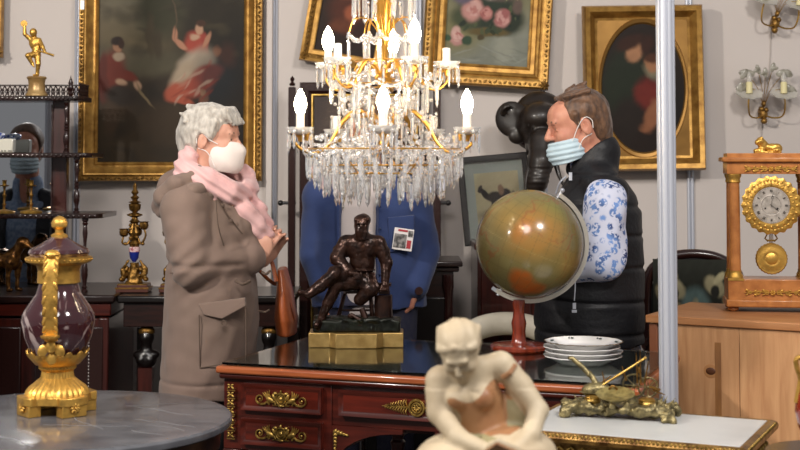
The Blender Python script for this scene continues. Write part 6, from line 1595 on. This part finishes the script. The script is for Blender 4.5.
# ================================================================== ELEPHANT HEAD on the wall
ye = 6.74; em = ye/1400; oe = P(541, 128, ye)
el = thing('elephant_head', 'black carved elephant head with tusks mounted on the wall behind the vest', 'sculpture', oe)
def e_(px, py, dy=0): return P(px, py, ye)+V(0, dy, 0)
ELB = M('polished_black_wood', '#2a221c', .40, 0, '#171210', 20, .3, .7, coat=.12)
B = S(.03)
B.e(e_(541, 124, -.02), (.115, .13, .105)).e(e_(538, 118, -.10), (.085, .08, .07)).e(e_(540, 145, -.08), (.080, .09, .09)).e(e_(542, 115, .10), (.13, .10, .12))
B.chain([e_(539, 143, -.15), e_(537, 162, -.20), e_(533, 180, -.22), e_(529, 198, -.21), e_(527, 208, -.19)], [.066, .055, .044, .034, .026], .02)
for q, pts in ((-1, [(512, 108), (519, 122), (517, 138)]), (1, [(569, 108), (562, 122), (566, 138)])):
    pass
for sx in (-1, 1):
    cx = 541+sx*24
    B.c(e_(541+sx*12, 116, .0), e_(541+sx*20, 112, .0), .045, .035, .02)
    B.e(e_(541+sx*29, 119, .0), (.082, .020, .088), RZ(sx*.35) @ RY(sx*.3), .015).e(e_(541+sx*35, 112, -.03), (.035, .018, .040), RZ(sx*.5), .01).e(e_(541+sx*24, 136, -.01), (.042, .020, .040), None, .01)
    B.e(e_(541+sx*31, 121, -.045), (.050, .024, .062), RZ(sx*.4), .012, 's'); B.e(e_(541+sx*10, 128, -.15), .010, None, .008)
hd_ = solid('head', B, .005, ELB, el, oe, disp=lambda P_: .0018*nz(P_, 30)+.0012*np.sin(P_[:, 2]*260)*(P_[:, 2] < e_(0, 165).z))
for pts in ([(530, 152, -.14), (526, 166, -.17), (523, 178, -.19), (522, 189, -.20)], [(549, 152, -.14), (552, 164, -.17), (555, 176, -.19), (560, 187, -.20)]):
    obj('tusk', G().tube(smooth_path([e_(*p_) for p_ in pts], 5), [.018-.00085*i for i in range(16)], 12), ELB, el, origin=oe)
obj('wall_plaque', G().lathe([(.0, 0), (.12, 0), (.13, .02), (.12, .04), (0, .04)], 40, e_(541, 124, WY-ye-.001), RX(pi/2)), DARKW, el, origin=oe)

# ================================================================== WALL SCONCES
def sconce(px, py, rot, label):
    c_ = P(px, py, WY-.05); k = WY/1400
    t = bpy.data.objects.new('wall_sconce', None); COL.objects.link(t); t.location = c_; t.rotation_euler = (0, rot, 0); tag(t, label, 'wall lamp', 'gilt wall sconces')
    g = G().ell((0, 0, -18*k), (.022, .025, .030)).ell((0, -.012, -25*k), (.016, .02, .016)).ell((-.012, -.01, -13*k), (.014, .018, .014)).ell((.012, -.01, -14*k), (.013, .018, .014)).ell((0, -.01, -8*k), (.012, .014, .016)).box((0, .03, -17*k), (.03, .035, .04))
    obj('gilt_boss', g, ORN, t)
    for s_ in (-1, 1):
        am = obj('arm', G().tube(smooth_path([(0, -.01, -19*k), (s_*8*k, -.04, -22*k), (s_*16*k, -.06, -20*k), (s_*18*k, -.07, -10*k), (s_*17*k, -.07, 1*k)], 5), .0042, 8), BRASS, t)
        obj('glass_dish', G().lathe([(0, 0), (9*k, -.003), (13*k, .005), (13*k, .008), (9*k, .002), (0, .003)], 24, (s_*17*k, -.07, 1*k), RX(.5), flute=(8, .08)), M('frosted_petal_glass', '#d8d4cb', .25, 0, trans=.4), am)
        obj('candle_sleeve', G().lathe([(.016, 0), (.016, .052), (.013, .056)], 14, (s_*17*k, -.07, 2*k)), M('cream_candle', '#d8cd9c', .5), am)
        obj('clear_bulb', G().lathe([(.009, .056), (.014, .068), (.012, .085), (.002, .105)], 14, (s_*17*k, -.07, 2*k)), M('unlit_bulb_glass', '#e4e0d8', .1, 0, trans=.5), am)
    PG = M('glass_leaf', '#b5b1a4', .2, 0, trans=.3, c2='#8f8a7a', ns=40)
    for a, L_, big in ((-58, 30, 1), (-36, 36, 1), (-14, 34, 0), (0, 30, 0), (14, 36, 0), (36, 36, 1), (62, 30, 1)):
        a_ = math.radians(a); tip = V(math.sin(a_)*L_*.86*k, -.05, math.cos(a_)*L_*k-12*k*.6)
        st = obj('leaf_stem', G().tube(smooth_path([(0, -.01, -12*k), (math.sin(a_)*8*k, -.03, 4*k), tip], 5), .0016, 6), BRASS, t)
        g = G(); w_ = .026 if big else .016
        w_ *= 1.45; g.ell(tip, (w_*.55, .004, w_*1.1), RY(a_*1.1+(.8 if a > 0 else -.8)*big), 12); g.ell(tip+V(w_*.4*(1 if a > 0 else -1), -.004, -.004), (w_*.4, .003, w_*.8), RY(a_+1.2), 10)
        obj('leaf', g, PG, st)
    return t
sconce(763, 96, 0, 'lower gilt wall sconce with glass leaves, directly above the clock')
sconce(778, 6, math.radians(10), 'upper gilt wall sconce with glass leaves, cut by the top edge')
a_, b_2 = P(767, 98, WY-.006), P(771, 12, WY-.006)
tag(obj('lamp_cord', G().tube([a_, (a_+b_2)/2+V(.006, 0, 0), b_2], .0022, 6), M('pale_cord', '#b5aca4', .6)), 'thin pale cord on the wall between the two gilt sconces', 'cord')
tag(obj('lamp_cord', G().tube([P(762, 118, WY-.006), P(761, 140, WY-.006), P(760, 220, WY-.006)], .0022, 6), M('pale_cord', '#b5aca4', .6)), 'thin pale cord running down the wall behind the clock', 'cord')

# ================================================================== CANDELABRA on the console
def candelabrum(px, py, label, full=True):
    yk = 6.36; k = yk/1400; c_ = P(px, py, yk)
    t = thing('candelabrum', label, 'candelabrum', (c_.x, yk, CT[1]), 0, 'gilt and porcelain candelabra')
    zf = lambda y: (291-y)*k
    obj('velvet_base', G().box((0, 0, .012), (32*k, .11, .018)).box((0, 0, .028), (30*k, .10, .016)), M('dark_red_base', '#4a241a', .4), t, bevel=.003)
    g = G().box((0, 0, .022), (33*k, .115, .006)).box((0, 0, .038), (29*k, .098, .005))
    for sx in (-1, 1):
        for sy in (-1, 1): g.ell((sx*14*k, sy*.045, .006), .008)
    obj('gilt_plinth_band', g, GILTD, t)
    B = S(.006).loft([(zf(282), 0, 0, 9*k, .03), (zf(276), 0, 0, 6*k, .025), (zf(262), 0, 0, 4*k, .018)], .006)
    for s_ in (-1, 1):
        B.e((s_*10*k, 0, zf(272)), (.016, .02, .028), RY(s_*.3)).e((s_*12*k, -.01, zf(278)), (.012, .016, .012)).e((s_*7*k, -.01, zf(268)), (.012, .012, .014)); B.c((s_*10*k, 0, zf(266)), (s_*6*k, 0, zf(260)), .008, .005)
    solid('griffin_foot', B, .0035, GILTD, t, disp=lambda p: .0025*nz(p, 180))
    pu = obj('porcelain_urn', G().lathe([(.008, zf(261)), (.020, zf(257)), (.024, zf(251)), (.018, zf(250)), (0, zf(250))], 24), M('cobalt_porcelain', '#1c2a7a', .12, 0, coat=.6), t)
    obj('porcelain_band', G().lathe([(.0245, zf(251)), (.026, zf(247)), (.018, zf(246)), (0, zf(246))], 24), M('pink_white_porcelain', '#d8b8b8', .15, 0, '#a05a60', 90, .5, .6), pu)
    g = G().lathe([(r*k, zf(y)) for r, y in ((0, 246), (4, 246), (5, 243), (3, 240), (4, 236), (6, 232), (4, 226), (3, 223), (5, 221), (3, 219), (2.5, 217), (7, 215), (7, 214), (2, 212), (5, 209), (5.5, 204), (3, 203), (6, 202), (2, 200), (4, 197), (1.5, 195), (3.5, 192), (1.5, 189), (2, 186), (.1, 182))], 20, flute=(8, .12))
    for i in range(8): g.ell((random.uniform(-5, 5)*k, random.uniform(-5, 2)*k, zf(random.uniform(222, 238))), (.010, .010, .009), None, 8)
    obj('gilt_stem', g, GILTD, t)
    for ang, R in ((200, 10.5), (-15, 10), (80, 8)):
        a = math.radians(ang); f = lambda r, y: V(r*k*math.cos(a), r*k*math.sin(a), zf(y)); lf = 0 if ang != -15 else -7
        am = obj('arm', G().tube(smooth_path([f(3, 236), f(7, 243), f(12, 242+lf), f(R, 234+lf)], 5), [.0055]*8+[.0045]*8, 8).ell(f(9, 243), (.009, .008, .008)), GILTD, t)
        obj('candle_cup', G().lathe([(2*k, 0), (3.5*k, 1*k), (4.5*k, 4*k), (4*k, 7*k), (5*k, 8*k), (3*k, 8*k), (0, 6*k)], 16, f(R, 236+lf), flute=(8, .05)).lathe([(1*k, 0), (5.5*k, .6*k), (1*k, 1.2*k)], 16, f(R, 234.5+lf)), GILTD, am)
    return t
candelabrum(134, 291, 'gilt candelabrum with blue porcelain urn standing left of the taupe coat')
candelabrum(177, 291, 'gilt candelabrum mostly hidden behind the taupe coat')

# ================================================================== THINGS ON THE ETAGERE
# dancing faun on the top shelf
yf = 6.43; fk = yf/1400; f0 = P(36.5, 98, yf); zt0 = info[0][0]+.011
fa = thing('gilt_figurine', 'gilt dancing figurine with raised arm on the top shelf of the display shelf', 'statue', (f0.x, yf, zt0))
def f_(px, py, dy=0): return V((px-36.5)*fk, dy, (98-py)*fk)
obj('marble_socle', G().lathe([(r*fk, (98-y)*fk) for r, y in ((11, 98), (11, 96), (9.5, 95), (8.5, 92), (8, 86), (8.5, 82), (10, 80), (9, 78.5), (0, 78))], 28), M('gold_brown_socle', '#8c6a3c', .35, .3, '#b89a68', 14, .35, .7), fa)
B = S(.006)
B.e(f_(33, 34.5, -.01), (.017, .020, .021)).c(f_(33.5, 37), f_(33.5, 41), .009, .010).e(f_(34, 45), (.026, .020, .030)).e(f_(36, 52), (.021, .018, .026)).c(f_(30, 41), f_(38, 42), .012)
B.chain([f_(29.5, 41), f_(24.5, 36, -.01), f_(24, 28, -.01)], [.011, .009, .007], .003).chain([f_(38.5, 42), f_(43, 49, -.02), f_(46, 54, -.03)], [.011, .009, .007], .003)
B.chain([f_(36.5, 56), f_(38, 66, -.006), f_(37, 76)], [.017, .012, .008], .004).c(f_(37, 77), f_(34.5, 77.5, -.02), .007, .005); B.chain([f_(35, 56, -.005), f_(29, 58, -.03), f_(33, 66, -.02)], [.016, .012, .008], .004).c(f_(33, 66, -.02), f_(35, 69, -.025), .006, .004)
fg = solid('figure', B, .0022, GOLDB, fa, disp=lambda p: .0006*nz(p, 300))
obj('tambourine', G().lathe([(.0, -.003), (.015, -.003), (.016, 0), (.015, .003), (0, .003)], 20, f_(23.5, 25.5, -.01), RX(pi/2) @ RY(.3)), GOLDB, fg)
obj('pan_pipe', G().tube([f_(38, 53, -.03), f_(48, 55.5, -.035), f_(55, 58, -.03)], [.003, .005, .006], 8), GOLDB, fg)
# faience boat on the middle shelf
zs = info[1][0]+.0105
yb2 = 6.36; fb = P(2, 155, yb2); tr = thing('faience_dish', 'cream faience boat with blue painted lid on the middle shelf before the mirror', 'dish', (fb.x, yb2, zs)); kk = yb2/1400
obj('dish_body', G().prism([(-18*kk, 0), (12*kk, 0), (12.5*kk, 14*kk), (4*kk, 14*kk), (-4*kk, 13*kk), (-20*kk, 12*kk)], -.025, .025, T4((0, 0, 0), Matrix(((1,0,0), (0,0,-1), (0,1,0))))), M('cream_faience', '#c9c6b8', .25, 0, coat=.4), tr, bevel=.006)
obj('blue_lid', G().ell((-9*kk, 0, 15*kk), (12*kk, .04, 5*kk), RY(-.25), 20), M('blue_white_faience', '#24408a', .2, 0, '#c8ccd4', 60, .48, .6, coat=.5), tr)
g = G()
for x in (1.5, 4.5, 8.5, 10.5): g.ell((x*kk, -.026, 1.8*kk), (.004, .002, .003), None, 8)
obj('dark_knobs', g, BLACK, tr)
# two brass candlesticks on the lower shelf
zs2 = info[2][0]+.0105; yc2 = 6.30
def stick(px, label):
    c_ = P(px, 217, yc2); k = yc2/1400; t = thing('candlestick', label, 'candlestick', (c_.x, yc2, zs2), 0, 'brass candlesticks on the shelf')
    obj('base', G().lathe([(r*k, z*k) for r, z in ((10.5, 0), (11, 1.5), (10, 2.5), (7, 3), (2, 4), (0, 4))], 28), GOLDB, t)
    obj('column', G().lathe([(r*k, z*k) for r, z in ((0, 3.5), (1.6, 4), (1.2, 7), (2.2, 9), (1.1, 11), (1.3, 16), (2.2, 18), (1.1, 20), (1.1, 24), (1.8, 26), (0, 26))], 18), GILTD, t)
    obj('nozzle', G().lathe([(r*k, z*k) for r, z in ((0, 26), (4.5, 27), (4.8, 28), (2, 28.2), (2, 32), (2.5, 33), (0, 33))], 18), BRASS, t)
stick(31, 'brass candlestick on the lower shelf, right one of the pair'); stick(4, 'brass candlestick on the lower shelf, left one at the frame edge')
# bronze dog on the chiffonier
yd = 6.34; dkk = yd/1400; d0 = P(6, 289, yd)
dg = thing('bronze_dog', 'gilt bronze standing retriever figurine below the lower shelf', 'statue', (d0.x, yd, ch.children[0].location.z*0+CT[1]*0+ez))
def d_(px, py, dy=0): return V((px-6)*dkk, dy, (289-py)*dkk)
B = S(.012)
B.e(d_(11, 258), (.040, .034, .048)).e(d_(-2, 259), (.060, .032, .038)).e(d_(-16, 259), (.038, .032, .036)).c(d_(13, 253), d_(20, 243), .028, .022)
B.e(d_(22, 241), (.030, .025, .026)).c(d_(24, 242), d_(31, 246, -.004), .018, .013, .006).e(d_(18.5, 244, -.020), (.012, .007, .026), RY(.2), .003).e(d_(18.5, 244, .022), (.012, .007, .026), RY(.2), .003)
for px, dy in ((9, -.018), (16, .018)): B.chain([d_(px+1, 262, dy), d_(px, 274, dy), d_(px, 285, dy)], [.018, .011, .009], .006).c(d_(px, 287, dy), d_(px+3.5, 287.5, dy), .0085, .007, .004)
for dy in (-.018, .018): B.chain([d_(-18, 262, dy), d_(-14, 270, dy), d_(-21, 277, dy), d_(-19, 286, dy)], [.024, .014, .010, .008], .006).c(d_(-19, 287, dy), d_(-15, 287.5, dy), .0085, .007, .004)
B.chain([d_(-22, 254), d_(-32, 256), d_(-38, 264)], [.011, .009, .006], .006)
solid('dog_body', B, .003, M('brown_gilt_bronze', '#7a5228', .35, .85, '#3c2614', 50, .4, .65), dg, disp=lambda p: .0022*nz(p, 120))
